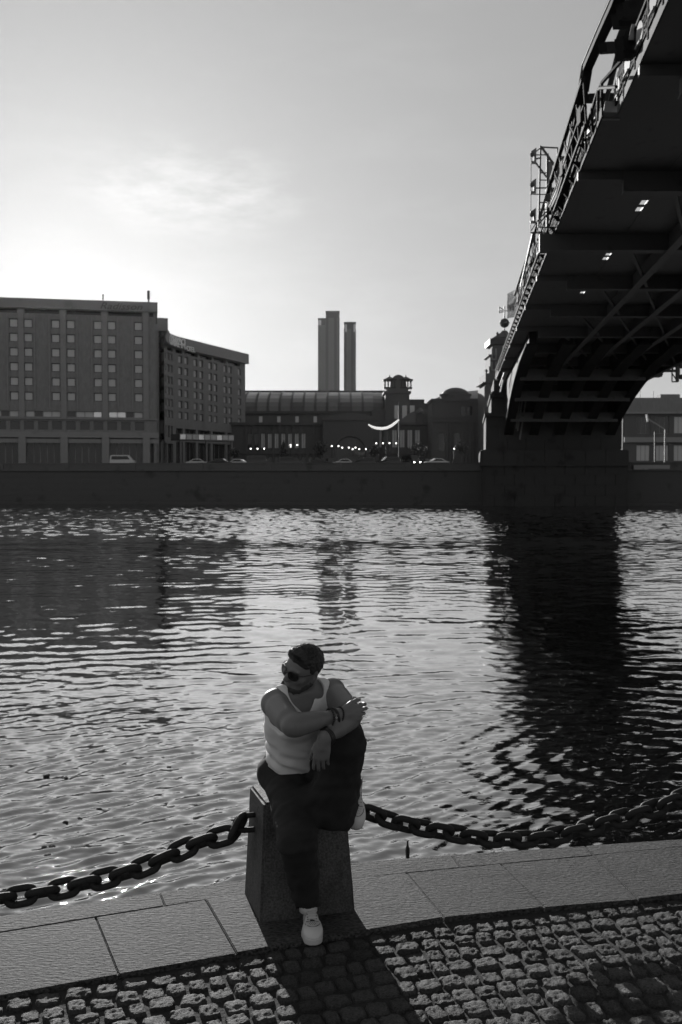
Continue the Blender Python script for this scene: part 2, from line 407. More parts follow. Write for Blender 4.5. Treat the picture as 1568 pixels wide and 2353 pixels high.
# ------------------------------------------------------------------ the near quay
PX = {}
def g0(px, py, z=0.0): return at(px, py, z=z)
def ext(a, b, t): return a + (b - a) * t
LO = [g0(0, 2104.4), g0(558.8, 2020)]; LMd = [g0(0, 2143), g0(558.8, 2053.8)]; LFr = [g0(0, 2288), g0(588, 2183)]
RO = [g0(809.9, 1982), g0(1568, 1928.7)]; RMd = [g0(812.4, 2017.6), g0(1363.6, 1965.3)]; RFr = [g0(848, 2138), g0(1467.8, 2066.9)]
offL = lambda l, t=-1.6: ext(l[0], l[1], t)
offR = lambda l, t=2.2: ext(l[0], l[1], t)
out_L, out_R = offL(LO), offR(RO); mid_L, mid_R = offL(LMd), offR(RMd); fr_L, fr_R = offL(LFr), offR(RFr)
bO, bM, bF = (LO[1] + RO[0]) / 2 + Vector((.0, .012, 0)), (LMd[1] + RMd[0]) / 2 + Vector((0, .012, 0)), (LFr[1] + RFr[0]) / 2 + Vector((0, .01, 0))
slabs = [
    [mid_L, ext(LMd[0], LMd[1], -.75), ext(LFr[0], LFr[1], -.7), fr_L],
    [ext(LMd[0], LMd[1], -.75), g0(219.4, 2107), g0(273, 2238.5), ext(LFr[0], LFr[1], -.7)],
    [g0(219.4, 2107), g0(471.8, 2066), g0(543.8, 2191), g0(273, 2238.5)],
    [g0(471.8, 2066), LMd[1], bM, RMd[0], g0(934.4, 2006), g0(1020.7, 2109), RFr[0], bF, LFr[1], g0(543.8, 2191)],
    [g0(934.4, 2006), g0(1150, 1984.6), g0(1251.9, 2085), g0(1020.7, 2109)],
    [g0(1150, 1984.6), g0(1363.6, 1965.3), g0(1467.8, 2066.9), g0(1251.9, 2085)],
    [g0(1363.6, 1965.3), ext(RMd[0], RMd[1], 1.7), ext(RFr[0], RFr[1], 1.65), g0(1467.8, 2066.9)],
    [ext(RMd[0], RMd[1], 1.7), mid_R, fr_R, ext(RFr[0], RFr[1], 1.65)],
    [out_L, g0(365.6, 2049.3), g0(378.8, 2081), mid_L],
    [g0(365.6, 2049.3), LO[1], bO, bM, LMd[1], g0(378.8, 2081)],
    [bO, RO[0], g0(1036, 1963.2), g0(1058.8, 1993), RMd[0], bM],
    [g0(1036, 1963.2), g0(1345.8, 1943), g0(1363.6, 1964.6), g0(1058.8, 1993)],
    [g0(1345.8, 1943), out_R, mid_R, g0(1363.6, 1964.6)],
]
pave = thing('quay_pavement', (0, 0, 0), None, None, kind='structure')
quay_out = [out_L, LO[1], bO, RO[0], out_R]
qb = MB(); qb.prism([(p.x, p.y - .02) for p in quay_out[::1]] + [(14, -30), (-14, -30)], -2.6, -.0260)
qb.build('quay_body', M['bed'], pave)
def slab_mesh(poly, dz):
    cx = sum((p for p in poly), Vector()) / len(poly)
    bm = bmesh.new()
    pts = []
    n = len(poly)
    for i, p in enumerate(poly):                                   # joint: pull each corner 3 mm inwards
        d = (cx - p); d.z = 0
        pts.append(p + d.normalized() * .0022)
    vb = [bm.verts.new((p.x, p.y, -.15)) for p in pts]; vt = [bm.verts.new((p.x, p.y, dz)) for p in pts]
    bm.faces.new(vb[::-1] if True else vb); bm.faces.new(vt)
    for i in range(n): bm.faces.new((vb[i], vb[(i + 1) % n], vt[(i + 1) % n], vt[i]))
    bmesh.ops.recalc_face_normals(bm, faces=bm.faces)
    bmesh.ops.bevel(bm, geom=[e for e in bm.edges if all(abs(v.co.z - dz) < 1e-5 for v in e.verts)], offset=.0045, segments=2, affect='EDGES')
    me = bpy.data.meshes.new('paving_slab'); bm.to_mesh(me); bm.free(); return me
for i, s in enumerate(slabs):
    link_mesh('paving_slab', slab_mesh(s, random.uniform(-.003, .003)), M['slab'], pave)

# granite setts in courses along the slab edge
edge_pts = [fr_L, LFr[0], LFr[1], bF, RFr[0], RFr[1], fr_R]
edge_pts = [Vector((p.x, p.y)) for p in edge_pts]
cum = [0]
for a, b in zip(edge_pts[:-1], edge_pts[1:]): cum.append(cum[-1] + (b - a).length)
def edge_at(s):
    s = min(max(s, 0), cum[-1] - 1e-4)
    for i in range(len(cum) - 1):
        if cum[i] <= s <= cum[i + 1]:
            t = (s - cum[i]) / (cum[i + 1] - cum[i]); return edge_pts[i].lerp(edge_pts[i + 1], t)
def edge_frame(s):
    p = edge_at(s); e = (edge_at(s + .45) - edge_at(s - .45)).normalized()
    return p, e, Vector((e.y, -e.x))
def sett_mesh(seed):
    r = random.Random(seed); N = 12
    bm = bmesh.new(); grid = []
    off = Vector((r.random() * 50, r.random() * 50, 0))
    for j in range(N):
        row = []
        for i in range(N):
            u, v = i / (N - 1) * 2 - 1, j / (N - 1) * 2 - 1
            k = (abs(u) ** 5 + abs(v) ** 5) ** .2                    # rounded square
            s = max(abs(u), abs(v)) / k if k > 1e-6 else 1
            x, y = u * s * .5, v * s * .5
            wob = 1 + .16 * noise.noise(Vector((math.atan2(v, u) * 1.2, seed * 3.1, 0)))
            rr = max(abs(u), abs(v))
            z = .0022 * (1 - rr ** 3.2) - .030 * max(0, rr - .93) / .07
            z +=   .0045 * noise.noise(off + Vector((u * 1.2, v * 1.2, 0))) + .0055 * noise.noise(off + Vector((u * 2.6, v * 4.2, 5)))
            row.append(bm.verts.new((x * wob, y * wob, z)))
        grid.append(row)
    for j in range(N - 1):
        for i in range(N - 1): bm.faces.new((grid[j][i], grid[j][i + 1], grid[j + 1][i + 1], grid[j + 1][i]))
    ring = [grid[0][i] for i in range(N)] + [grid[j][N - 1] for j in range(1, N)] + [grid[N - 1][i] for i in range(N - 2, -1, -1)] + [grid[j][0] for j in range(N - 2, 0, -1)]
    low = [bm.verts.new((v.co.x, v.co.y, -.07)) for v in ring]
    for i in range(len(ring)): bm.faces.new((ring[i], low[i], low[(i + 1) % len(ring)], ring[(i + 1) % len(ring)]))
    bmesh.ops.recalc_face_normals(bm, faces=bm.faces)
    me = bpy.data.meshes.new('cobblestone'); bm.to_mesh(me); bm.free()
    me.materials.append(M['sett'])
    me.polygons.foreach_set('use_smooth', np.ones(len(me.polygons), bool))
    return me
sett_meshes = [sett_mesh(k) for k in range(16)]
spots = []
d = .068
row = 0
while d < 3.6:
    h = random.uniform(.100, .122)
    s = random.random() * .1
    while s < cum[-1] - .1:
        w = random.uniform(.070, .125)
        p, e, nn = edge_frame(s + w / 2)
        c = p + nn * (d + random.uniform(-.010, .010))
        spots.append((c.x, c.y, math.atan2(e.y, e.x) + random.uniform(-.10, .10), w * random.uniform(.93, 1.0) - .003, h - .004 + random.uniform(-.008, .008)))
        s += w
    d += h + .004
    row += 1
def in_frame(x, y, m=.07):
    if y < 3.5: return False
    return abs(x) / y < .343 + m / y * .9 and y > 3.70
vis = [s for s in spots if in_frame(s[0], s[1])]
vis.sort(key=lambda s: -s[1]) ; print('setts in view', len(vis)); rest = [s for s in spots if s not in vis and abs(s[0]) < 4.6] + vis[298:]
vis = vis[:298]
for (x, y, a, w, h) in vis:
    o = bpy.data.objects.new('cobblestone', random.choice(sett_meshes)); COL.objects.link(o); o.parent = pave
    o.location = (x, y, -.0155 + random.gauss(0, .0026)); o.rotation_euler = (random.gauss(0, .028), random.gauss(0, .028), a + (math.pi if random.random() < .5 else 0))
    o.scale = (w, h, 1)
rb = MB()
for (x, y, a, w, h) in rest:
    ca, sa = math.cos(a), math.sin(a); zz = -.014 + random.gauss(0, .003)
    P = lambda u, v, z: (x + (u * w * ca - v * h * sa) / 2, y + (u * w * sa + v * h * ca) / 2, z)
    rb.add([P(-1, -1, -.07), P(1, -1, -.07), P(1, 1, -.07), P(-1, 1, -.07), P(-.8, -.78, zz), P(.8, -.8, zz), P(.78, .8, zz), P(-.8, .8, zz)],
           [(4, 5, 6, 7), (0, 1, 5, 4), (1, 2, 6, 5), (2, 3, 7, 6), (3, 0, 4, 7)])
o = rb.build('cobblestones', M['sett'], pave); tag(o, kind='stuff')

# granite bollards and the chains slung between them
BASE = [Vector((-.381, 4.610, 0)), Vector((.071, 4.737, 0)), Vector((-.037, 5.075, 0)), Vector((-.489, 4.948, 0))]
TOP = [Vector((-.361, 4.640, .56)), Vector((.022, 4.752, .56)), Vector((-.070, 5.033, .56)), Vector((-.456, 4.920, .56))]
BC = (BASE[0] + BASE[2]) / 2
def bollard_mesh():
    bm = bmesh.new()
    vb = [bm.verts.new(p - BC + Vector((0, 0, -.03))) for p in BASE]; vt = [bm.verts.new(p - BC) for p in TOP]
    bm.faces.new(vb[::-1]); bm.faces.new(vt)
    for i in range(4): bm.faces.new((vb[i], vb[(i + 1) % 4], vt[(i + 1) % 4], vt[i]))
    bmesh.ops.bevel(bm, geom=list(bm.edges), offset=.012, segments=2, affect='EDGES')
    bmesh.ops.subdivide_edges(bm, edges=list(bm.edges), cuts=7, use_grid_fill=True)
    bm.normal_update()
    for v in bm.verts:
        q = v.co * 9
        v.co += v.normal * (.0035 * noise.noise(q) + .002 * noise.noise(q * 4))
    me = bpy.data.meshes.new('stone_block'); bm.to_mesh(me); bm.free(); return me
def u_bolt(c, dirx, size=.036):
    b = MB(); c = Vector(c); dx = Vector(dirx).normalized(); pts = []
    for t in range(-4, 13):
        if t < 0: pts.append(c + Vector((0, 0, size)) + dx * (t * .02))
        elif t > 8: pts.append(c - Vector((0, 0, size)) - dx * ((t - 8) * .02))
        else:
            a = math.pi / 2 - t / 8 * math.pi
            pts.append(c + Vector((0, 0, size * math.sin(a))) + dx * (size * 1.25 * math.cos(a) + .02))
    return b.tube(pts, .0135, 8)
EYE_L, EYE_R = Vector((-.452, 4.792, .415)), Vector((.022, 4.925, .44))
axL = Vector((-.963, -.27, 0)); axR = -axL
def make_bollard(label):
    t = thing('stone_bollard', BC, label, 'bollard', 'granite bollards along the quay edge')
    link_mesh('stone_block', bollard_mesh(), M['bollard'], t)
    u_bolt(EYE_L, axL).build('ring_bolt', M['iron'], t, True)
    u_bolt(EYE_R, axR).build('ring_bolt', M['iron'], t, True)
    return t
boll = make_bollard('squat tapered granite bollard the man sits on')
for loc, rz, lb in (((-2.36, 4.02, 0), .2, 'granite bollard holding the far end of the left chain'), ((2.62, 5.60, 0), -.07, 'granite bollard holding the far end of the right chain')):
    c = copy_tree(boll); c.location = loc; c.rotation_euler.z = rz; c['label'] = lb

def link_geo():
    b = MB(); R, S = .0355, .0285; pts = []
    for k in range(9): a = -math.pi / 2 + k * math.pi / 8; pts.append((S + R * math.cos(a), R * math.sin(a), 0))
    for k in range(9): a = math.pi / 2 + k * math.pi / 8; pts.append((-S + R * math.cos(a), R * math.sin(a), 0))
    b.tube(pts, .0172, 10, closed=True)
    me = bpy.data.meshes.new('chain_link'); me.from_pydata(b.v, [], b.f); me.materials.append(M['iron'])
    me.polygons.foreach_set('use_smooth', np.ones(len(me.polygons), bool)); return me
link_me = link_geo()
def chain(pts, label, seed):
    r = random.Random(seed)
    pts = [Vector(p) for p in pts]
    fine = []
    for i in range(len(pts) - 1):                                   # Catmull-Rom
        p0, p1, p2, p3 = pts[max(i - 1, 0)], pts[i], pts[i + 1], pts[min(i + 2, len(pts) - 1)]
        for k in range(24):
            t = k / 24
            fine.append(.5 * ((2 * p1) + (p2 - p0) * t + (2 * p0 - 5 * p1 + 4 * p2 - p3) * t * t + (3 * p1 - p0 - 3 * p2 + p3) * t ** 3))
    fine.append(pts[-1])
    t = thing('iron_chain', fine[len(fine) // 2], label, 'chain', 'iron chains along the quay edge')
    acc = 0; step = .0945; nxt = .02; k = 0
    for a, b in zip(fine[:-1], fine[1:]):
        L = (b - a).length
        while acc + L >= nxt:
            p = a.lerp(b, (nxt - acc) / L); e = (b - a).normalized()
            side = e.cross(Vector((0, 0, 1))).normalized(); up = side.cross(e)
            roll = (math.radians(52) if k % 2 else math.radians(-40)) + r.uniform(-.12, .12)
            y = side * math.cos(roll) + up * math.sin(roll); z = e.cross(y)
            o = bpy.data.objects.new('chain_link', link_me); COL.objects.link(o); o.parent = t
            mw = Matrix((e, y, z)).transposed().to_4x4(); mw.translation = p - t.location
            o.matrix_local = mw
            nxt += step; k += 1
        acc += L
    return t
def on_line(px, py, p0, sl):
    u = (px - 784) / F_PX; Y = (p0[1] - sl * p0[0]) / (1 - sl * u)
    return at(px, py, Y=Y)
CL = (-.50, 4.775); slL = .30
left_pts = [Vector((-.492, 4.782, .415))] + [on_line(px, py, CL, slL) for px, py in ((532, 1915), (454, 1938), (375, 1973), (290, 2006), (154, 2040), (56, 2058), (0, 2066))] + \
    [Vector((-1.78, 4.33, .20)), Vector((-2.05, 4.21, .27)), Vector((-2.27, 4.10, .40))]
chain(left_pts, 'heavy black iron chain hanging from the left side of the bollard', 3)
CR = (.06, 4.95); slR = .225
right_pts = [Vector((.058, 4.936, .44))] + [on_line(px, py, CR, slR) for px, py in ((845, 1866), (900, 1886), (970, 1903), (1046, 1916), (1112, 1927), (1178, 1929), (1240, 1926), (1310, 1914), (1380, 1894), (1447, 1876), (1513, 1855), (1568, 1833))] + [Vector((2.12, 5.45, .415)), Vector((2.46, 5.54, .47))]
chain(right_pts, 'heavy black iron chain sagging to the right of the bollard under the bridge', 5)

bt = at(937, 1968, z=WZ); k_ = 1.25
bl = MB(); bl.lathe((bt.x, bt.y, WZ - .05), [(r_ * k_, z_ * k_ * 1.35) for r_, z_ in ((.014, 0), (.017, .006), (.015, .03), (.017, .06), (.016, .075), (.008, .092), (.006, .105), (.007, .108), (.007, .116), (.004, .118))], 12)  # bottle shape added for an unclear dark mark on the water
tag(bl.build('bottle_shape', M['bottle'], None, True), 'small dark bottle floating upright in the water just beyond the quay edge', 'bottle')
# ------------------------------------------------------------------ the far bank
def bankY(x): return 127.7 - .112 * x
WALL_TOP, STREET, PLAZA = 3.92, 3.0, 4.0
st = MB()
for (x0, x1) in ((-420, 420),):
    st.add([(x0, bankY(x0) + .6, STREET), (x1, bankY(x1) + .6, STREET), (x1, bankY(x1) + 26, STREET), (x0, bankY(x0) + 26, STREET),
            (x1, bankY(x1) + 40, PLAZA), (x0, bankY(x0) + 40, PLAZA), (680, 1300, PLAZA), (-680, 1300, PLAZA)], [(0, 1, 2, 3), (3, 2, 4, 5), (5, 4, 6, 7)])
tag(st.build('far_street', M['asphalt']), kind='structure')
ew = thing('embankment_wall', (0, 127, WZ), 'long dark granite embankment wall across the river with a low parapet', 'embankment wall')
def bank_box(b, x0, x1, o0, o1, z0, z1):
    b.add([(x0, bankY(x0) + o0, z0), (x1, bankY(x1) + o0, z0), (x1, bankY(x1) + o1, z0), (x0, bankY(x0) + o1, z0),
           (x0, bankY(x0) + o0, z1), (x1, bankY(x1) + o0, z1), (x1, bankY(x1) + o1, z1), (x0, bankY(x0) + o1, z1)],
          [(0, 3, 2, 1), (4, 5, 6, 7), (0, 1, 5, 4), (1, 2, 6, 5), (2, 3, 7, 6), (3, 0, 4, 7)])
b = MB(); bank_box(b, -300, 300, 0, 1.4, -2.9, 2.86); b.build('wall_face', M['bank'], ew)
b = MB(); bank_box(b, -300, 300, -.25, 1.2, 2.863, 3.08); b.build('cornice', M['bank_cap'], ew)
b = MB(); bank_box(b, -300, 300, -.5, 1.0, -2.8, -1.2); b.build('plinth', M['bank'], ew)
for i in range(-11, 12):
    x0 = i * 9.0
    b = MB(); bank_box(b, x0 + .012, x0 + 8.2, .05, .5, 3.083, WALL_TOP - .14); bank_box(b, x0 + 8.21, x0 + 8.99, 0.0, .56, 3.083, WALL_TOP + .02)
    bank_box(b, x0 - .0 + .012, x0 + 8.2, -.02, .58, WALL_TOP - .137, WALL_TOP)
    b.build('parapet_block', M['bank_cap'], ew)
# courses of the wall: long recessed joints stand for rows of blocks
for z in (-.35, .45, 1.25, 2.05):
    b = MB(); bank_box(b, -300, 300, -.035, .02, z, z + .74); b.build('stone_course', M['bank'], ew)

class Facade:
    def __init__(s, A, B):
        s.A = Vector((A[0], A[1], 0)); s.B = Vector((B[0], B[1], 0)); d = s.B - s.A; s.L = d.length; s.e = d / s.L
        s.n = Vector((s.e.y, -s.e.x, 0)); s.rz = math.atan2(s.e.y, s.e.x)
    def p(s, a, z, o=0): q = s.A + s.e * a + s.n * o; return Vector((q.x, q.y, z))
    def s_of(s, px):
        u = (px - 784) / F_PX
        return (u * s.A.y - s.A.x) / (s.e.x - u * s.e.y)
    def z_of(s, px, py):
        q = s.p(s.s_of(px), 0); return at(px, py, Y=q.y).z
    def box(s, b, s0, s1, z0, z1, o0, o1):
        P = s.p
        return b.add([P(s0, z0, o1), P(s1, z0, o1), P(s1, z0, o0), P(s0, z0, o0), P(s0, z1, o1), P(s1, z1, o1), P(s1, z1, o0), P(s0, z1, o0)],
                     [(0, 3, 2, 1), (4, 5, 6, 7), (0, 1, 5, 4), (1, 2, 6, 5), (2, 3, 7, 6), (3, 0, 4, 7)])
    def wall(s, b, s0, s1, z0, z1, holes, depth=.35):
        """a front at offset 0 with true openings and their reveals"""
        S = sorted({s0, s1, *[v for h in holes for v in h[:2]]}); Z = sorted({z0, z1, *[v for h in holes for v in h[2:4]]})
        P = s.p
        for i in range(len(S) - 1):
            for j in range(len(Z) - 1):
                cs, cz = (S[i] + S[i + 1]) / 2, (Z[j] + Z[j + 1]) / 2
                if any(h[0] < cs < h[1] and h[2] < cz < h[3] for h in holes): continue
                b.add([P(S[i], Z[j]), P(S[i + 1], Z[j]), P(S[i + 1], Z[j + 1]), P(S[i], Z[j + 1])], [(0, 1, 2, 3)])
        for h in holes:
            a0, a1, c0, c1 = h[:4]
            for (q, r_) in (((a0, c0), (a1, c0)), ((a1, c0), (a1, c1)), ((a1, c1), (a0, c1)), ((a0, c1), (a0, c0))):
                b.add([P(q[0], q[1]), P(r_[0], r_[1]), P(r_[0], r_[1], -depth), P(q[0], q[1], -depth)], [(0, 1, 2, 3)])
        return b

PANES = {}
def window(fac, root, s0, s1, z0, z1, depth=.34, mat='pane', frame='hotel_trim', bar=.09, mull=0):
    """a framed window as a part of its building, its pane a sub-part; same-sized ones share meshes"""
    w, h = round(s1 - s0, 2), round(z1 - z0, 2)
    key = (w, h, mat, frame, mull, bar)
    if key not in PANES:
        f = MB(); pb = MB()
        for (x0, x1, y0, y1) in ((-w / 2, w / 2, -h / 2, -h / 2 + bar), (-w / 2, w / 2, h / 2 - bar, h / 2), (-w / 2, -w / 2 + bar, -h / 2 + bar, h / 2 - bar), (w / 2 - bar, w / 2, -h / 2 + bar, h / 2 - bar)):
            f.box(x0, x1, -.07, .0, y0, y1)
        for k in range(mull):
            x = -w / 2 + w * (k + 1) / (mull + 1); f.box(x - bar / 2, x + bar / 2, -.07, 0, -h / 2 + bar, h / 2 - bar)
        pb.box(-w / 2 + bar * .5, w / 2 - bar * .5, -.045, -.02, -h / 2 + bar * .5, h / 2 - bar * .5)
        mf = bpy.data.meshes.new('window'); mf.from_pydata(f.v, [], f.f); mf.materials.append(M[frame])
        mp_ = bpy.data.meshes.new('pane'); mp_.from_pydata(pb.v, [], pb.f); mp_.materials.append(M[mat])
        PANES[key] = (mf, mp_)
    mf, mp_ = PANES[key]
    q = fac.p((s0 + s1) / 2, (z0 + z1) / 2, -depth) - ORG[root.name]
    o = bpy.data.objects.new('window', mf); COL.objects.link(o); o.parent = root; o.location = q; o.rotation_euler = (0, 0, fac.rz)
    c = bpy.data.objects.new('pane', mp_); COL.objects.link(c); c.parent = o
    return o

TEXTS = []
def text_mesh(s, size, extrude=.06, shear=0, sx=1):
    cu = bpy.data.curves.new('lettering', 'FONT'); cu.body = s; cu.size = size; cu.extrude = extrude; cu.shear = shear
    cu.align_x = 'CENTER'; cu.resolution_u = 3
    o = bpy.data.objects.new('lettering', cu); COL.objects.link(o)
    bpy.context.view_layer.update()
    me = bpy.data.meshes.new_from_object(o.evaluated_get(bpy.context.evaluated_depsgraph_get()))
    bpy.data.objects.remove(o)
    for v in me.vertices: v.co.x *= sx
    me.materials.clear()
    return me
def put_text(s, fac, a, z, size, mat, root, name='lettering', out=.14, extrude=.06, shear=0, sx=1):
    me = text_mesh(s, size, extrude, shear, sx); me.materials.append(M[mat])
    o = bpy.data.objects.new(name, me); COL.objects.link(o); o.parent = root
    o.location = fac.p(a, z, out) - ORG[root.name]; o.rotation_euler = (math.radians(90), 0, fac.rz)
    return o

# ---- hotel: a tall front block and a wing curving away behind it
Y1 = lambda c: 643.1 + c * .375                     # crop row -> picture row
hotel = thing('hotel_building', (-60, 210, PLAZA), 'large grey hotel at far left with rows of square windows and a curving wing', 'hotel')
fa0 = Facade((-68.6, 200), (-38.1, 206))
A = fa0.p(-32, 0); fa = Facade((A.x, A.y), (-38.1, 206)); L = fa.L
ROOF = 37.9
zr = lambda py, px=200: fa.z_of(px, py)
rowz = [zr(Y1(c)) for c in (275, 362, 450, 540, 628, 717)]
cols = [fa.s_of(.375 * c) for c in (-195, -102, 10 - 85, 95 - 90, 95, 183, 350, 443, 608, 692, 855)]
cols = [fa.s_of(.375 * c) for c in (-420, -330, -165, -75, 95, 183, 350, 443, 608, 692, 855)]
hw = .84
holes = [(c - hw, c + hw, z - .86, z + .86) for c in cols for z in rowz]
pil = [fa.s_of(.375 * c) for c in (-375, -118, 140, 397, 650, 900)]
bands = []
zb0, zb1 = zr(Y1(214)), zr(Y1(190))
for a_, b_ in zip(pil[:-1], pil[1:]): bands.append((a_ + .75, b_ - .75, zb0, zb1))
bands.append((pil[-1] + .75, L - .5, zb0, zb1)); bands.append((.6, pil[0] - .75, zb0, zb1))
rib0, rib1 = zr(Y1(842)), zr(Y1(806))
ribs = [(a_ + .7, b_ - .7, rib0, rib1) for a_, b_ in zip(pil[:-1], pil[1:])]
sq0, sq1 = zr(Y1(922)), zr(Y1(866))
sqs = []
for a_, b_ in zip(pil[:-1], pil[1:]):
    for k in range(3):
        c = a_ + (b_ - a_) * (k + .5) / 3; sqs.append((c - 1.0, c + 1.0, sq0, sq1))
gr0, gr1 = PLAZA + .02, zr(Y1(968))
grs = [(a_ + .75, b_ - .75, gr0, gr1) for a_, b_ in zip(pil[:-1], pil[1:])] + [(pil[-1] + .75, L - .6, gr0, gr1)]
b = MB(); fa.wall(b, 0, L, PLAZA, zb1 + .2, [h for h in holes] + bands + ribs + sqs + grs, .45)
fa.box(b, 0, L, PLAZA, zb1 + .2, -16, -1.2)                            # the body behind the openings
b.add([fa.p(L, PLAZA, 0), fa.p(L, PLAZA, -1.2), fa.p(L, zb1 + .2, -1.2), fa.p(L, zb1 + .2, 0)], [(0, 1, 2, 3)])
b.build('wall', M['hotel'], hotel)
b = MB(); fa.box(b, -.4, L + .35, zb1 + .203, ROOF, -16.4, .45); b.build('roof_fascia', M['hotel_trim'], hotel)
b = MB(); fa.box(b, -.4, L + .4, sq0 - 1.5, sq0 - .35, .02, .35); fa.box(b, -.4, L + .4, sq0 - 2.6, sq0 - 1.75, .02, .2); b.build('string_course', M['hotel_trim'], hotel)
b = MB(); fa.box(b, -.4, L + .4, sq1 + .35, rib0 - .25, .02, .3); b.build('string_course', M['hotel_trim'], hotel)
for s_ in pil:
    b = MB(); fa.box(b, s_ - .72, s_ + .72, PLAZA, gr1 + .3, .03, .55); b.build('column', M['hotel_trim'], hotel)
    b = MB(); fa.box(b, s_ - .55, s_ + .55, rib0 - .2, zb1 + .15, .02, .22); b.build('pilaster', M['hotel_trim'], hotel)
k = 0
for c in cols:                                                           # raised strips flanking the window columns
    b = MB()
    for q in (c - 1.35, c + 1.12): fa.box(b, q, q + .23, rib1 + .4, zb0 - .3, .02, .16)
    b.build('wall_strip', M['hotel_trim'], hotel)
for h in holes: window(fa, hotel, *h, frame='shade_and_seam', bar=.14)  # dark frames paint the shade of the window recesses
for h in bands:
    b = MB(); fa.box(b, h[0] - .1, h[1] + .1, h[2] - .1, h[3] + .1, -1.15, -1.0); b.build('recess_shade', M['pane_dark'], hotel)  # dark sheet at the back puts the recess shade into colour
bright = {(3, 1), (3, 0), (2, 3), (1, 0), (1, 1), (0, 2)}
for i, h in enumerate(ribs):
    w = (h[1] - h[0]) / 4
    for k in range(4):
        mt = 'pane_bright' if (len(ribs) - 1 - i, k) in ((0, 0), (0, 1), (1, 3)) else ('pane' if (i + k) % 3 else 'pane_dark')  # brightest panes: reflection put into the pane colour
        window(fa, hotel, h[0] + k * w, h[0] + (k + 1) * w, h[2], h[3], .4, mt)
for i, h in enumerate(sqs): window(fa, hotel, *h, depth=.4, mat='pane_dark')
for i, h in enumerate(grs):
    window(fa, hotel, h[0], h[1], h[2], h[3], 1.1, 'pane_dark', 'hotel', .2, 4)
put_text('Radisson', fa, fa.s_of(281), zr(712, 285), 1.9, 'letters_dark', hotel, out=.62, shear=.35, sx=1.25)
b = MB(); pts = [fa.p(fa.s_of(258) + t * 4.6, zr(715, 285) + .05 - .3 * math.sin(t * 3.0), .62) for t in np.linspace(0, 1, 9)]
for q, r_ in zip(pts[:-1], pts[1:]): b.bar(q, r_, .11)
b.build('sign_underline', M['letters_dark'], hotel)
for (px, py0, py1, w) in ((237, 676, 700, .28), (341.5, 668, 692, .5)):
    q0, q1 = at(px, py1, Y=208), at(px, py0, Y=208)
    b = MB(); b.bar((q0.x, 208, ROOF - .3), q1, w * .55); b.bar((q0.x, 208, ROOF + 1.0), q1, w); b.build('antenna', M['steel_mid'], hotel)
# the wing
wing = [(-40, 226), (-42, 234), (-43.4, 243), (-43.6, 250), (-42.8, 255), (-28, 292)]
segs = [Facade(wing[i], wing[i + 1]) for i in range(len(wing) - 1)]
fw = segs[-1]
wz = [fw.z_of(416, Y1(c)) for c in (487, 557, 627, 693, 763, 830)]
wb0, wb1 = wz[0] + 1.5, wz[0] + 2.4
b = MB(); bf = MB(); base_panes = []
for i, f in enumerate(segs):
    hl_ = []
    if i == len(segs) - 1:
        cs = [f.s_of(.375 * c) for c in (1110, 1147, 1203, 1238, 1293, 1325, 1384, 1414, 1471)]
        hl_ = [(c - .95, c + .95, z - .95, z + .95) for c in cs for z in wz]
        sp = [f.s_of(.375 * c) for c in (1075, 1128, 1222, 1308, 1396, 1480)]
        hb = [(a_ + .5, b_ - .5, wb0, wb1) for a_, b_ in zip(sp[:-1], sp[1:])]
        bs = [f.s_of(.375 * c) for c in (1075, 1130, 1210, 1300, 1390, 1480)]
        hg = [(a_ + .6, b_ - .6, PLAZA + 8.4, PLAZA + 10.6) for a_, b_ in zip(bs[:-1], bs[1:])] + [(a_ + .6, b_ - .6, PLAZA + .02, PLAZA + 7.2) for a_, b_ in zip(bs[:-1], bs[1:])]
    else:
        cs = [f.L * .27, f.L * .73]
        hl_ = [(c - .95, c + .95, z - .95, z + .95) for c in cs for z in wz]
        hb = [(.4, f.L - .4, wb0, wb1)]; hg = [(.5, f.L - .5, PLAZA + .02, PLAZA + 6.5)] + [(c - .8, c + .8, PLAZA + 8, PLAZA + 11) for c in cs]
    f.wall(b, 0, f.L, PLAZA, wb1 + .25, hl_ + hb + hg, .5)
    f.box(b, -.5, f.L, PLAZA, wb1 + .25, -9, -1.2)
    f.box(bf, -.15, f.L + (.6 if i == 4 else .15), wb1 + .253, ROOF, -9.5, .9)
    for h in hl_:
        window(f, hotel, *h, depth=.45, frame='shade_and_seam', bar=.16, mat='pane_bright' if i == 3 and h[2] > wz[3] else 'pane')  # dark frames hold recess shade; pale curve panes hold the sky's reflection
    for h in hb:
        q = MB(); f.box(q, h[0] - .1, h[1] + .1, h[2] - .1, h[3] + .1, -1.15, -1.0); q.build('recess_shade', M['pane_dark'], hotel)  # dark sheet paints the shade inside the wing's recess
    for h in hg: window(f, hotel, *h, depth=.9, mat='pane_dark', frame='hotel', bar=.15, mull=2)
b.build('wing_wall', M['hotel'], hotel); bf.build('wing_roof_fascia', M['hotel_trim'], hotel)
b = MB(); fw.box(b, fw.L - .02, fw.L + .28, PLAZA, wb1 + .2, -9, -.3); b.build('end_wall', M['hotel'], hotel)
b = MB(); q = segs[3].p(0, 0); b.box(at(362, 900, Y=257).x, at(384.5, 900, Y=257).x, 257, 261, ROOF - .5, at(380, 756, Y=257).z); b.build('roof_house', M['hotel'], hotel)
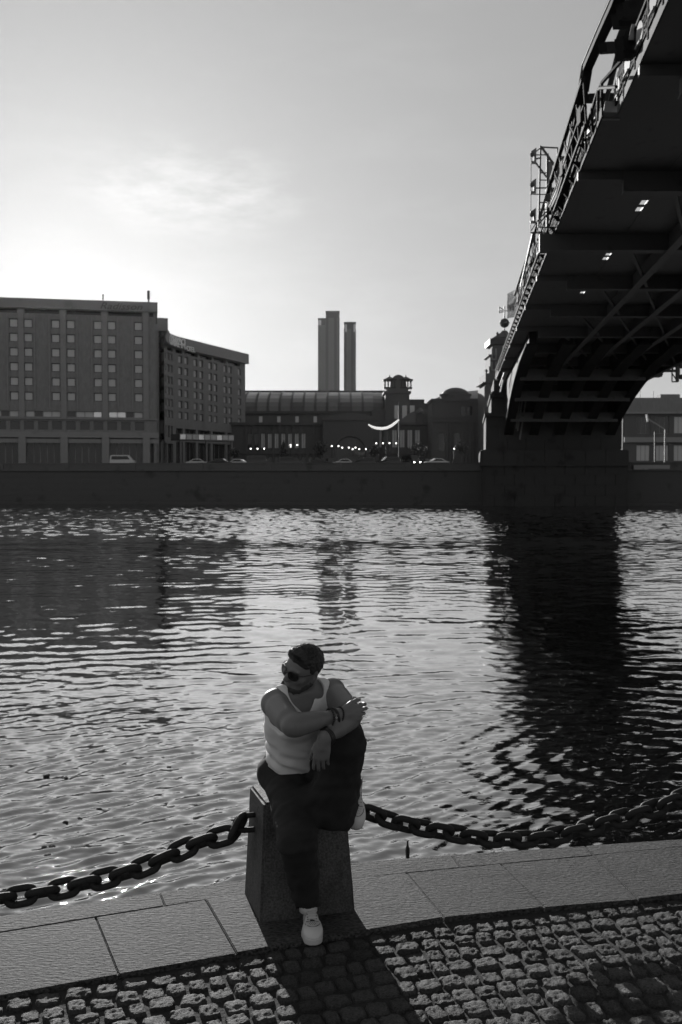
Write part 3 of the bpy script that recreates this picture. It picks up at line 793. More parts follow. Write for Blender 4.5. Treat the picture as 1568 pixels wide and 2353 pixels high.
# the raised name along the wing
word = 'СЛАВЯНСКАЯ'
pxs = [366.0, 369.5, 373.8, 378.2, 383, 388.2, 394, 400.5, 407.5, 415.2]
for ch, px in zip(word, pxs):
    f = fw if px > 385 else segs[3]
    a_ = f.s_of(px)
    if f is segs[3]: a_ = (px - 364) / 22 * f.L
    put_text(ch, f, a_, ROOF - 2.75, 3.3, 'letters', hotel, 'letter', out=1.06, sx=1.25)
a0 = fw.s_of(421.5); a1 = fw.s_of(440)
for i, ch in enumerate('HOTEL'):
    put_text(ch, fw, a0 + (a1 - a0) * i / 4, ROOF - 3.1, 1.75, 'letters', hotel, 'letter', out=1.06, sx=1.3)
# entrance canopy
can = Facade((-38.6, 238), (-26.5, 246))
b = MB(); can.box(b, 0, can.L, 10.9, 12.4, -5, .2); b.build('entrance_canopy', M['hotel_trim'], hotel)
for k in range(9):
    b = MB(); can.box(b, can.L * (k + .08) / 9, can.L * (k + .92) / 9, 11.1, 12.2, .22, .3); b.build('canopy_panel', M['pane' if k % 3 else 'pane_bright'], hotel)
for s_ in (.4, can.L * .5, can.L - .4):
    b = MB(); can.box(b, s_ - .2, s_ + .2, PLAZA, 10.9, -.5, -.1); b.build('canopy_post', M['hotel'], hotel)

# ---- two slender towers far beyond
def skyscraper(name, label, px0, px1, pytop, Y, step=None):
    t = thing(name, (at((px0 + px1) / 2, 1095, Y=Y).x, Y, PLAZA), label, 'skyscraper', 'glass towers on the skyline')
    x0, x1 = at(px0, 900, Y=Y).x, at(px1, 900, Y=Y).x; zt = at(px0, pytop, Y=Y).z
    w = x1 - x0; dep = w * .8
    def shaft(xa, xb, ztop, yoff=0):
        b = MB(); b.box(xa + .3, xb - .3, Y + yoff + .3, Y + yoff + dep, PLAZA, ztop - 1.5); b.build('core', M['tower_glass'], t)
        n = max(3, int((xb - xa) / 2.4))
        for i in range(n):                                           # vertical glazing bays between mullions
            a_, c_ = xa + (xb - xa) * i / n, xa + (xb - xa) * (i + 1) / n
            b = MB(); b.box(a_ + .05, c_ - .05, Y + yoff + .05, Y + yoff + .29, PLAZA, ztop - 7); b.build('glass_bay', M['tower_pale' if i in (n // 2, n // 2 - 1, n - 1) else 'tower_glass'], t)  # lighter right face and middle strip put into the bay colour
        b = MB(); b.box(xa, xb, Y + yoff, Y + yoff + dep + .2, ztop - 1.6, ztop); b.build('parapet', M['tower_glass'], t)
        return n
    if step:
        xs = at(step[0], 900, Y=Y).x; zs = at(px0, step[1], Y=Y).z
        shaft(x0, xs + .2, zs, .5); shaft(xs, x1, zt)
        b = MB(); b.box(x0 + w * .05, x0 + w * .15, Y + .6, Y + .78, zs - 8.5, zs - 2); b.build('crown_window', M['pane_bright'], t)
        b = MB(); b.box(x1 - w * .09, x1 - .2, Y - .22, Y - .02, zt - 17, zt - 3); b.build('crown_window', M['tower_pale'], t)
    else:
        shaft(x0, x1, zt)
        for q in (.12, .8):
            b = MB(); b.box(x0 + w * q, x0 + w * (q + .12), Y - .22, Y - .02, zt - 10, zt - 2.5); b.build('crown_window', M['pane_bright'], t)
    return t
skyscraper('glass_tower', 'taller of two slender towers on the skyline, with a stepped top', 731, 781, 714, 1000, (748.5, 730.5))
skyscraper('glass_tower', 'narrower flat-topped tower just right of the stepped tower', 790.5, 818.5, 739.5, 1010)

# ---- railway station: glazed shed, end block, low front, domed pavilion, clock tower
S2 = lambda x, y: (526.75 + .3906 * x, 673.75 + .3906 * y)
hall = thing('station_hall', (5, 300, PLAZA), 'long low station hall with a glazed barrel roof behind the square', 'railway station')
xa, xb = at(556, 945, Y=300).x - 14, at(862, 945, Y=300).x
Yr, Ye = 326, 302
zri = at(720, 904, Y=Yr).z; zei = at(720, 946, Y=Ye).z
prof = []
for t in np.linspace(0, 1, 9):
    a_ = t * math.pi / 2; prof.append((Ye + (Yr - Ye) * (1 - math.cos(a_)), zei + (zri - zei) * math.sin(a_)))
b = MB()
for (y0, z0), (y1, z1) in zip(prof[:-1], prof[1:]): b.add([(xa, y0, z0), (xb + 6, y0, z0), (xb + 6, y1, z1), (xa, y1, z1)], [(0, 1, 2, 3)])
b.add([(xa, Yr, zri), (xb + 6, Yr, zri), (xb + 6, Yr + 26, zei), (xa, Yr + 26, zei)], [(0, 1, 2, 3)])
b.build('roof', M['station_roof'], hall)
b = MB(); b.box(xa, xb + 6, Yr - .8, Yr + .8, zri - .1, zri + .9); b.build('ridge', M['steel'], hall)
nb = 15
for i in range(nb):
    x0, x1 = xa + (xb - xa) * i / nb, xa + (xb - xa) * (i + 1) / nb
    b = MB()
    for (y0, z0), (y1, z1) in zip(prof[:-1], prof[1:]): b.bar((x0, y0 - .1, z0 + .1), (x0, y1 - .1, z1 + .1), .35, .3)
    b.build('roof_rib', M['steel'], hall)
    for k, (t0, t1) in enumerate(((0, 2), (2, 4), (4, 7))):
        b = MB()
        for q in range(t0, t1):
            (y0, z0), (y1, z1) = prof[q], prof[q + 1]
            b.add([(x0 + .4, y0 - .15, z0 + .15), (x1 - .4, y0 - .15, z0 + .15), (x1 - .4, y1 - .15, z1 + .12), (x0 + .4, y1 - .15, z1 + .12)], [(0, 1, 2, 3)])
        b.build('roof_pane', M['roof_pane'] if (i * 7 + k * 3) % 4 else M['station_roof'], hall)
b = MB(); b.box(xa, xb + 6, Ye - .6, Ye - .2, zei - .6, zei + .2); b.build('gutter', M['steel'], hall)
b = MB(); b.box(xa, xb + 6, Ye, Yr + 26, PLAZA, zei - .61); b.build('wall', M['station'], hall)
for i in range(8):
    x = xa + 8 + i * (xb - xa - 10) / 8
    b = MB(); b.box(x, x + 1.0, Ye - .12, Ye - .02, zei - 4.2, zei - 1.4); b.build('window', M['pane'], hall)
# aisle roof and low street front
b = MB(); zl = at(640, 972, Y=284).z
b.add([(xa, 283.6, zl), (xb - 4, 283.6, zl), (xb - 4, Ye, zei - 4.8), (xa, Ye, zei - 4.8)], [(0, 1, 2, 3)]); b.build('aisle_roof', M['station_roof'], hall)
ff = Facade((xa, 284), (at(996, 1000, Y=284).x, 284))
zf = at(720, 977, Y=284).z
fl = []
for i in range(9):
    s_ = ff.s_of(574 + i * 15.5); fl.append((s_ - .62, s_ + .62, PLAZA + 6.2, PLAZA + 10.5))
for i in range(6):
    s_ = ff.s_of(872 + i * 17.5); fl.append((s_ - .75, s_ + .75, PLAZA + 6.4, PLAZA + 11.5))
dl = [(ff.s_of(574 + i * 15.5) - .65, ff.s_of(574 + i * 15.5) + .65, PLAZA + .02, PLAZA + 3.8) for i in range(26)]
dl = [d_ for d_ in dl if not (ff.s_of(768) < d_[0] < ff.s_of(846))]
b = MB(); ff.wall(b, 0, ff.L, PLAZA, zf, fl + dl, .5); ff.box(b, 0, ff.L, PLAZA, zf, -12, -1.0); b.build('front_wall', M['station'], hall)
b = MB(); ff.box(b, -.3, ff.L + .3, zf + .003, zf + .8, -12, .5); ff.box(b, -.3, ff.L + .3, PLAZA + 4.6, PLAZA + 5.3, .02, .4); b.build('cornice', M['station'], hall)
for h in fl: window(ff, hall, *h, depth=.4, mat='pane' if (int(h[0] * 3) % 3) else 'pane_dark', frame='station', bar=.1, mull=1)
for h in dl: window(ff, hall, *h, depth=.4, mat='pane_dark', frame='station', bar=.1)
for i in range(16):
    s_ = ff.s_of(566 + i * 15.5) if i < 11 else ff.s_of(862 + (i - 11) * 17.5)
    b = MB(); ff.box(b, s_ - .3, s_ + .3, PLAZA, zf - .05, .02, .3); b.build('pilaster', M['station'], hall)
# arched portal block
por = thing('entrance_portal', (at(807, 1060, Y=281).x, 281, PLAZA), 'blank portal block with a great dark arch at the middle of the station front', 'portal')
fp = Facade((at(742, 1000, Y=280.5).x, 280.5), (at(872, 1000, Y=280.5).x, 280.5))
b = MB(); c = fp.s_of(806); r0 = 4.3; zc = PLAZA + 5.2
n = 14; arc = [(c + r0 * math.cos(math.pi * k / n), zc + r0 * math.sin(math.pi * k / n)) for k in range(n + 1)]
ztop = zf + 1.2
fp.box(b, 0, c - r0, PLAZA, ztop, -3, 0); fp.box(b, c + r0, fp.L, PLAZA, ztop, -3, 0)
for (q0, q1) in zip(arc[:-1], arc[1:]):
    b.add([fp.p(q0[0], q0[1]), fp.p(q0[0], ztop), fp.p(q1[0], ztop), fp.p(q1[0], q1[1]), fp.p(q0[0], q0[1], -3), fp.p(q1[0], q1[1], -3)], [(0, 1, 2, 3), (0, 3, 5, 4)])
b.build('wall', M['station'], por)
b = MB(); fp.box(b, -.3, fp.L + .3, ztop, ztop + .5, -3, .4)
for k in range(8):
    t0, t1 = k / 8, (k + 1) / 8
    za, zb_ = ztop + .5 + 1.6 * math.sin(math.pi * t0), ztop + .5 + 1.6 * math.sin(math.pi * t1)
    b.add([fp.p(fp.L * t0, ztop + .5, .1), fp.p(fp.L * t1, ztop + .5, .1), fp.p(fp.L * t1, zb_, .1), fp.p(fp.L * t0, za, .1),
           fp.p(fp.L * t1, zb_, -3), fp.p(fp.L * t0, za, -3)], [(0, 1, 2, 3), (3, 2, 4, 5)])
b.build('pediment', M['station'], por)
b = MB()
for (q0, q1) in zip(arc[:-1], arc[1:]): b.add([fp.p(q0[0], q0[1], -2.9), fp.p(q1[0], q1[1], -2.9), fp.p(c, zc, -2.9)], [(0, 1, 2)])
fp.box(b, c - r0, c + r0, PLAZA, zc, -3, -2.9); b.build('dark_glazing', M['pane_dark'], por)
# end block with two roof lanterns
eb = thing('end_block', (at(915, 1000, Y=298).x, 298, PLAZA), 'station end block carrying two open roof lanterns and a rounded gable', 'station block')
Y = 297
x0, x1 = at(886, 940, Y=Y).x, at(941, 940, Y=Y).x; zt = at(900, 896, Y=Y).z
b = MB(); b.box(x0, x1, Y, Y + 12, PLAZA, zt - 1.0); b.build('wall', M['station'], eb)
b = MB(); b.box(x0 - .5, x1 + .5, Y - .5, Y + 12, zt - 1.0, zt - .3); b.box(x0 + .3, x1 - .3, Y, Y + 12, zt - .3, zt + .5); b.build('cornice', M['station'], eb)
for px in (896.5, 934):
    xc = at(px, 900, Y=Y).x; b = MB(); zz = zt + .5
    for (dx, dy) in ((-1.4, .3), (1.4, .3), (-1.4, 3.0), (1.4, 3.0), (-.5, .3), (.5, .3)): b.box(xc + dx - .2, xc + dx + .2, Y + dy, Y + dy + .4, zz, zz + 2.3)
    b.box(xc - 2, xc + 2, Y, Y + 3.6, zz + 2.3, zz + 2.75); b.box(xc - 1.8, xc + 1.8, Y + .1, Y + 3.5, zz - .02, zz + .4); b.lathe((xc, Y + 1.8, zz + 2.75), [(1.9, 0), (.8, .6), (.15, .9), (.1, 1.4)], 10)
    b.build('roof_lantern', M['copper'], eb)
xc = at(916, 900, Y=Y).x; b = MB()
n = 10; pr = [(xc - 2.5, zt + .4)] + [(xc + 2.4 * math.cos(math.pi - math.pi * k / n), zt + 1.6 + 3.0 * math.sin(math.pi * k / n)) for k in range(n + 1)] + [(xc + 2.5, zt + .4)]
m_ = len(pr); b.add([(x, Y + .3, z) for x, z in pr] + [(x, Y + 1.6, z) for x, z in pr], [tuple(range(m_)), tuple(range(2 * m_ - 1, m_ - 1, -1))] + [(i, (i + 1) % m_, m_ + (i + 1) % m_, m_ + i) for i in range(m_)])
b.build('gable', M['station'], eb)
for k in range(3):
    x = x0 + 3.4 + k * 2.3
    b = MB(); b.box(x - .7, x + .7, Y - .08, Y - .01, zt - 8.5, zt - 4.6); b.lathe((x, Y - .05, zt - 4.6), [(.7, -.01), (.7, .01)], 12, 1, .06); b.build('window', M['pane'], eb)
b = MB(); b.box(at(855, 950, Y=299).x, x0 - .02, 298.5, 308, PLAZA, at(870, 942, Y=299).z); b.build('side_wall', M['station'], eb)
b = MB(); xx0, xx1 = at(941, 930, Y=305).x, at(975, 930, Y=305).x; b.box(xx0, xx1, 304, 312, PLAZA, at(950, 918, Y=305).z); b.box(xx1, at(994, 930, Y=305).x, 306, 312, PLAZA, at(985, 926, Y=305).z); b.build('rear_wing', M['station'], eb)
b = MB(); q0 = [at(px, py, Y=292) for px, py in ((905, 978), (940, 950), (968, 938), (992, 945), (995, 980))]
m_ = len(q0); b.add([tuple(q) for q in q0] + [(q.x, q.y + 8, q.z) for q in q0], [tuple(range(m_ - 1, -1, -1)), tuple(range(m_, 2 * m_))] + [(i, (i + 1) % m_, m_ + (i + 1) % m_, m_ + i) for i in range(m_)])
b.build('vaulted_roof', M['roof_pane'], eb)
b = MB(); q = at(966, 966, Y=290); b.box(q.x - 1.1, q.x + 1.1, 289.5, 291, PLAZA, q.z + 2.0); b.lathe((q.x, 290.2, q.z + 2.0), [(1.2, 0), (1.1, .7), (.6, 1.3), (.1, 1.6)], 10); b.build('dormer', M['station'], eb)
# domed pavilion
pv = thing('domed_pavilion', (at(1048, 1060, Y=272).x, 274, PLAZA), 'stone pavilion with pilasters and a round dome beside the bridge pier', 'pavilion')
Y = 270; x0, x1 = at(994, 1000, Y=Y).x, at(1108, 1000, Y=Y).x; xc = at(1047, 900, Y=Y + 8).x
zb_ = at(1040, 962, Y=Y).z; zd = at(1040, 922, Y=Y).z
fv = Facade((x0, Y), (x1, Y))
hv_ = [(fv.L * t - .9, fv.L * t + .9, PLAZA + 5, PLAZA + 10) for t in (.18, .5)] + [(fv.L * t - .7, fv.L * t + .7, zb_ + .8, zd - 1.2) for t in (.62, .76)]
b = MB(); fv.wall(b, 0, fv.L, PLAZA, zd, hv_, .5); fv.box(b, 0, fv.L, PLAZA, zd, -15, -1); b.build('wall', M['station'], pv)
b = MB(); fv.box(b, -.4, fv.L + .4, zb_ - .9, zb_, .02, .6); fv.box(b, -.4, fv.L + .4, zb_ + .2, zb_ + .6, .02, .35); fv.box(b, -.3, fv.L + .3, zd + .003, zd + .7, -14.5, .45); b.build('cornice', M['station'], pv)
for t in (.3, .36, .62, .68, .76, .82, .9, .96):
    b = MB(); fv.box(b, fv.L * t - .28, fv.L * t + .28, PLAZA, zb_ - .95, .02, .45); b.build('pilaster', M['station'], pv)
for h in hv_: window(fv, pv, *h, depth=.45, mat='pane_dark', frame='station', bar=.1)
b = MB(); rD = (at(1082, 900, Y=Y + 8).x - at(1013, 900, Y=Y + 8).x) / 2; z1 = at(1047, 910, Y=Y + 8).z
b.lathe((xc, Y + 8, zd + .7), [(rD, 0), (rD, z1 - zd - .7), (rD + .3, z1 - zd - .6), (rD + .3, z1 - zd - .2)], 28); b.build('drum', M['station'], pv)
zt = at(1047, 890.5, Y=Y + 8).z; hd = zt - z1 + .2
b = MB(); b.lathe((xc, Y + 8, z1 - .2), [(rD * .97 * math.cos(a_), hd * math.sin(a_)) for a_ in np.linspace(0, 1.5, 10)], 28); b.build('dome', M['copper'], pv, True)
# clock tower with a globe
ct = thing('clock_tower', (at(1159, 1060, Y=262).x, 262, PLAZA), 'tall stone clock tower topped by a dark globe, half hidden by the bridge', 'clock tower')
Y = 262; XC = at(1159, 900, Y=Y).x
def X_(px): return XC - at(px, 900, Y=Y).x
Z_ = lambda py: at(1150, py, Y=Y).z
def tier(b, half, z0, z1): b.box(XC - half, XC + half, Y - half, Y + half, z0, z1)
b = MB(); tier(b, X_(1106), PLAZA, Z_(892)); tier(b, X_(1109), Z_(892), Z_(863)); tier(b, X_(1118), Z_(863), Z_(846)); tier(b, X_(1121), Z_(846), Z_(820)); tier(b, X_(1126.5), Z_(820), Z_(797)); b.build('shaft', M['station'], ct)
b = MB(); tier(b, X_(1101.5), Z_(885), Z_(882.5)); tier(b, X_(1117), Z_(822), Z_(819)); b.build('ledge', M['station'], ct)
b = MB(); tier(b, X_(1120), Z_(796), Z_(783)); b.build('cornice', M['copper'], ct)
b = MB(); h0, h1 = X_(1137), X_(1153)
b.lathe((XC, Y, Z_(783)), [(h0 * 1.3, 0), (h0 * 1.3, Z_(777) - Z_(783)), (h1 * 1.4, Z_(764) - Z_(783)), (h1, Z_(760) - Z_(783)), (.3, Z_(759) - Z_(783))], 4); b.build('spire_roof', M['copper'], ct)
b = MB(); rg = X_(1148.2); b.lathe((XC, Y, Z_(742)), [(rg * math.cos(a_), rg * math.sin(a_)) for a_ in np.linspace(-1.55, 1.55, 15)], 20); b.build('globe', M['copper'], ct, True)
b = MB(); b.bar((XC, Y, Z_(760)), (XC, Y, Z_(703)), .28); b.bar((XC - 1.5, Y, Z_(714)), (XC + 1.2, Y, Z_(714)), .2); b.bar((XC - 1.4, Y, Z_(705)), (XC - 1.4, Y, Z_(719)), .18); b.bar((XC - 1.4, Y, Z_(705)), (XC - .2, Y, Z_(712)), .18); b.bar((XC - 1.4, Y, Z_(719)), (XC - .2, Y, Z_(716)), .18); b.bar((XC - rg * 1.1, Y, Z_(742)), (XC + rg * 1.1, Y, Z_(742)), .25)
b.build('weather_vane', M['copper'], ct)
for (py0, py1) in ((806, 832), (836, 856)):
    for q in (1129.5,):
        xx = XC - X_(q); b = MB()
        b.box(xx - .75, xx - .45, Y - X_(1120) - .6, Y - X_(1120) - .1, Z_(py1), Z_(py0)); b.box(xx + .3, xx + .6, Y - X_(1120) - .6, Y - X_(1120) - .1, Z_(py1), Z_(py0)); b.box(xx - .75, xx + .6, Y - X_(1120) - .6, Y - X_(1120) - .1, Z_(py1), Z_(py1) + .35)
        b.build('window_frame', M['hotel_trim'], ct)
b = MB(); xx = XC - X_(1127); b.lathe((xx + 1.2, Y - X_(1106) - .12, Z_(914)), [(1.7, -.05), (1.7, .05)], 20, 1, 1)
b.build('clock_face', M['station'], ct)
for (px, py) in ((1109.5, 862), (1134, 778)):
    xx = XC - X_(px); b = MB(); b.lathe((xx + .3, Y - X_(1118), Z_(py + 1)), [(.25, 0), (.12, .4), (.4, .7), (.1, 1.2)], 8); b.build('finial', M['copper'], ct)
# pale roof of a far mall
b = MB(); q = at(1112, 905, Y=640); b.lathe((q.x, 650, PLAZA), [(34, 0), (34, at(1112, 918, Y=640).z - PLAZA), (26, at(1112, 906, Y=640).z - PLAZA), (12, at(1112, 897, Y=640).z - PLAZA), (1, at(1112, 893, Y=640).z - PLAZA)], 40, 1, .5)
tag(b.build('arched_roof_hall', M['mall_roof'], None, True), 'pale rounded roof far behind the domed pavilion', 'far building')

# ---- long modern building seen under the bridge
rbld = thing('riverside_building', (at(1500, 1060, Y=235).x, 238, PLAZA), 'low modern building with a deep roof band seen under the bridge at far right', 'building')
Y = 235; fr = Facade((at(1415, 1000, Y=Y).x, Y), (at(1415, 1000, Y=Y).x + 46, Y)); xl = fr.A.x
zT = at(1500, 914, Y=Y).z; zB = at(1500, 946, Y=Y).z
b = MB(); fr.box(b, 1.2, 46, zB, zT, -14, .3); b.build('roof_band', M['hotel'], rbld)
b = MB(); b.lathe((xl + 1.6, Y + 2, zB + .2), [(2.5, 0), (2.9, 1.2), (2.9, zT - zB - 2), (2.4, zT - zB - .4)], 16); b.build('round_corner', M['hotel_trim'], rbld)
hr = []
for i in range(9): hr.append((5 + i * 4.4, 8.2 + i * 4.4, PLAZA + 8.3, zB - 1.1))
for i in range(9): hr.append((5 + i * 4.4, 8.2 + i * 4.4, PLAZA + 1.8, PLAZA + 5.6))
b = MB(); fr.wall(b, 2, 46, PLAZA, zB - .01, hr, .5); fr.box(b, 2, 46, PLAZA, zB - .01, -12, -1); b.build('wall', M['station'], rbld)
for i, h in enumerate(hr): window(fr, rbld, *h, depth=.4, mat='pane' if i % 4 == 2 or 9 <= i < 13 else 'pane_dark', frame='hotel', bar=.12, mull=2)
b = MB(); fr.box(b, 2, 46, PLAZA + 6.2, PLAZA + 7.4, .02, .6); fr.box(b, 1.6, 46, zB - .5, zB - .02, .32, .7); b.build('ledge', M['hotel_trim'], rbld)
for (x, w, h) in ((11.5, 4.6, 1.1), (24, 2.5, .5)):
    b = MB(); fr.box(b, x, x + w, zT + .003, zT + h, -6, -3); b.build('roof_plant', M['hotel'], rbld)
for x in (6.6, 9.8, 19.8): b = MB(); b.bar(fr.p(x, zT, -3), fr.p(x, zT + 1.9, -3), .1); b.build('antenna', M['steel'], rbld)
bw_ = MB(); q0, q1 = at(1442, 1085, Y=126), at(1528, 1085, Y=126)
tag(MB().box(q0.x, q1.x, bankY(q0.x) - .45, bankY(q0.x) - .3, 3.0, 3.55).build('lit_parapet_strip', M['steel_pale']), 'pale barrier panel fixed along the embankment right of the bridge pier', 'barrier')  # pale panel added where a piece of parapet is lit
# lamp with a slanting arm, and a dark mast
lp = at(1528, 1083, Y=150); t = thing('street_lamp', (lp.x, 150, STREET), 'street lamp with a long slanting pale arm beyond the wall at far right', 'street lamp')
top = at(1528, 986, Y=150); tip = at(1489, 962, Y=150)
b = MB(); b.bar((lp.x, 150, STREET), (lp.x, 150, top.z), .16); b.build('pole', M['steel_mid'], t)
MB().bar(top, tip, .16).build('arm', M['steel_pale'], t)
MB().bar(at(1486.5, 952, Y=150), at(1489, 969, Y=150), .22).build('lamp_head', M['letters'], t)
mp_ = at(1505.6, 1083, Y=140)
tag(MB().bar((mp_.x, 140, STREET), at(1505.6, 992, Y=140), .17).build('dark_mast', M['steel']), 'thin dark mast standing left of the lamp with the slanting arm', 'mast')
# lit crescent hung off a slim mast
q = at(918, 1060, Y=185); t = thing('light_sculpture', (q.x, 185, PLAZA), 'pale glowing crescent-shaped street light fixed to a slim dark mast in the square', 'light arc')
MB().bar((q.x, 185, PLAZA), at(918, 925, Y=185), .28).build('mast', M['steel'], t)
cpts = [at(px, py, Y=184.7) for px, py in ((846.5, 975.2), (855, 980.5), (866, 983.8), (878, 984.8), (890, 983), (901, 977.5), (910, 970.5), (917, 964))]
MB().tube(cpts, [.1, .2, .24, .25, .25, .24, .2, .14], 8).build('crescent', M['led'], t, True)

# ---- street lamps with lit globes
def globe_lamp(px, py, n, Y, label, w=6.0):
    c = at(px, py, Y=Y); t = thing('globe_lamp', (c.x, Y, PLAZA), label, 'street lamp', 'lit globe lamps around the square')
    b = MB(); b.bar((c.x, Y, PLAZA), (c.x, Y, c.z - .5), .16); b.bar((c.x - w * .11, Y, c.z - .4), (c.x + w * .11, Y, c.z - .4), .1); b.build('post', M['copper'], t)
    for k in range(n):
        x = c.x + (k - (n - 1) / 2) * w * .22
        b = MB(); b.lathe((x, Y, c.z), [(.14 * math.cos(a_), .14 * math.sin(a_)) for a_ in np.linspace(-1.5, 1.5, 6)], 8); b.build('globe', M['lamp'], t)
for i, (px, py, n, lb) in enumerate(((592, 1031, 3, 'three-globe lamp nearest the hotel entrance canopy'), (668, 1022.5, 3, 'three-globe lamp left of the clipped round tree'),
        (763, 1025, 3, 'three-globe lamp just left of the great arch'), (802, 1028.5, 3, 'three-globe lamp in front of the great arch'),
        (826, 1032, 3, 'three-globe lamp just right of the great arch'), (888, 1018.5, 4, 'four-globe lamp under the glowing crescent'),
        (1044, 1031, 1, 'single-globe lamp in front of the domed pavilion'), (661, 1027, 2, 'two-globe lamp under the three-globe lamp left of the round tree'))):
    globe_lamp(px, py, n, 196 + i * .7, lb)

# ---- cars along the square
def car_body_mesh(kind):
    L_, W_ = (4.4, 1.78); H_ = {'car': 1.46, 'suv': 1.72, 'van': 2.05}[kind]
    if kind == 'van': prof = [(-2.2, .35), (-2.2, 1.1), (-2.1, 1.95), (-1.7, 2.05), (1.1, 2.05), (1.75, 1.2), (2.15, 1.05), (2.25, .4)]; gl = [(-1.9, 1.25), (-1.85, 1.85), (1.0, 1.85), (1.5, 1.25)]
    elif kind == 'suv': prof = [(-2.2, .4), (-2.25, 1.0), (-2.0, 1.66), (-1.5, 1.72), (.5, 1.72), (1.15, 1.1), (2.1, .98), (2.25, .45)]; gl = [(-1.85, 1.1), (-1.75, 1.58), (.42, 1.58), (.95, 1.1)]
    else: prof = [(-2.2, .3), (-2.25, .85), (-1.6, .98), (-.9, 1.43), (.35, 1.46), (1.1, .95), (2.1, .8), (2.25, .35)]; gl = [(-1.35, .98), (-.82, 1.33), (.3, 1.35), (.88, .98)]
    return prof, gl, W_
def make_car(kind, paint):
    prof, gl, W_ = car_body_mesh(kind); h = W_ / 2
    t = thing('parked_car', (0, 0, 0), 'car', 'car', 'cars along the station square')
    n = len(prof); b = MB()
    zmax = max(p[1] for p in prof)
    ins = lambda z: .16 * max(0, (z - .95) / max(.2, zmax - .95))
    b.add([(x, -h + ins(z), z) for x, z in prof] + [(x, h - ins(z), z) for x, z in prof], [tuple(range(n - 1, -1, -1)), tuple(range(n, 2 * n))] + [(i, (i + 1) % n, n + (i + 1) % n, n + i) for i in range(n)])
    b.build('body', M[paint], t, bevel=.05)
    for sg in (-1, 1):
        b = MB(); y = sg * h
        b.add([(x, y - sg * (ins(z) - .012), z) for x, z in gl] , [(0, 1, 2, 3)]); b.build('side_window', M['glass_dark'], t)
    for x in (-1.4, 1.4):
        for sg in (-1, 1):
            b = MB(); pts = [(x, sg * (h - .2), .32), (x, sg * (h + .01), .32)]; b.tube(pts, .32, 14); b.build('wheel', M['tyre'], t)
    for sg in (-1, 1):
        b = MB(); b.box(2.2, 2.27, sg * .62 - .14, sg * .62 + .14, .6, .75); b.build('headlight', M['head_lamp' if paint == 'lit' else 'pane'], t)
    return t
protos = {}
def car(kind, paint, px, Y, rz, label, lit=False):
    if (kind, paint) not in protos: protos[(kind, paint)] = o = make_car(kind, paint)
    else: o = copy_tree(protos[(kind, paint)])
    o.location = (at(px, 1050, Y=Y).x, Y, PLAZA); o.rotation_euler = (0, 0, rz); o['label'] = label
    if lit:
        for ch in [c for c in bpy.data.objects if c.parent == o and c.name.startswith('headlight')]:
            me = ch.data.copy(); me.materials.clear(); me.materials.append(M['head_lamp']); ch.data = me
    return o
R_ = math.radians
for args in (('van', 'car_light', 282, 182, 0, 'pale van parked before the hotel colonnade, alone at left'),
             ('car', 'car_light', 455, 186, R_(8), 'pale car parked at the left end of the row by the hotel wing'),
             ('car', 'car_dark', 503, 184, R_(172), 'dark saloon beside the pale car under the hotel canopy'),
             ('car', 'car_light', 545, 188, R_(165), 'pale saloon parked left of the tall dark van'),
             ('van', 'car_dark', 594, 184, R_(5), 'tall dark van with shiny roof right of the hotel wing'),
             ('suv', 'car_dark', 668, 182, 0, 'dark rounded car in front of the clipped cone tree'),
             ('car', 'car_dark', 738, 186, R_(-4), 'dark saloon below the clipped round tree'),
             ('car', 'car_light', 790, 187, R_(180), 'pale saloon in front of the great arch'),
             ('suv', 'car_dark', 836, 184, R_(178), 'dark car right of the great arch'),
             ('suv', 'car_dark', 893, 181, R_(196), 'dark car under the glowing crescent'),
             ('car', 'car_light', 1003, 182, R_(190), 'pale car at the left corner of the domed pavilion')):
    car(*args)
car('van', 'car_dark', 945, 182, R_(-64), 'dark car with bright headlamps right of the crescent mast', True)
car('car', 'car_dark', 984, 186, R_(-70), 'dark car with bright headlamps left of the domed pavilion', True)
car('suv', 'car_dark', 762, 192, R_(-80), 'dark car with lit headlamps between the round tree and the great arch', True)

# ---- small clipped trees and bushes
leafq = None
def tree(px, py, Y, r, hgt, label, cone=False):
    c = at(px, py, Y=Y); t = thing('clipped_tree', (c.x, Y, PLAZA), label, 'tree', 'clipped trees in the square')
    MB().tube([(c.x, Y, PLAZA), (c.x + .05, Y, (PLAZA + c.z) / 2), (c.x, Y, c.z)], [.16, .12, .07], 6).build('trunk', M['bark'], t)
    b = MB(); rr = random.Random(int(px))
    for k in range(520):
        v = Vector((rr.gauss(0, 1), rr.gauss(0, 1), rr.gauss(0, 1))).normalized() * (rr.random() ** .4)
        sc = 1.0
        if cone: sc = max(.12, .5 - .5 * v.z)
        p = Vector((c.x + v.x * r * sc * (1 + .15 * math.sin(v.z * 7 + px)), Y + v.y * r * sc, c.z + v.z * r * (1.5 if cone else 1)))
        a_ = Vector((rr.gauss(0, 1), rr.gauss(0, 1), rr.gauss(0, 1))).normalized(); q = a_.orthogonal().normalized(); w_ = a_.cross(q); s_ = rr.uniform(.12, .26)
        b.add([p + q * s_, p + w_ * s_ * .7, p - q * s_, p - w_ * s_ * .7], [(0, 1, 2, 3)])
    b.build('crown', M['leaf'], t)
for args in ((738, 1029, 192, 1.35, 2.2, 'round clipped tree in front of the station near the great arch'),
             (652, 1032, 192, 1.2, 2.2, 'narrow conical tree left of the round clipped tree', True),
             (1062, 1030, 192, 1.25, 2.2, 'round clipped tree in front of the domed pavilion'),
             (860, 1036, 194, 1.1, 2, 'small round tree right of the great arch'),
             (962, 1034, 196, 1.7, 2, 'broad dark tree left of the domed pavilion'),
             (540, 1040, 196, 1.0, 2, 'small round tree under the end of the hotel wing')):
    tree(*args)
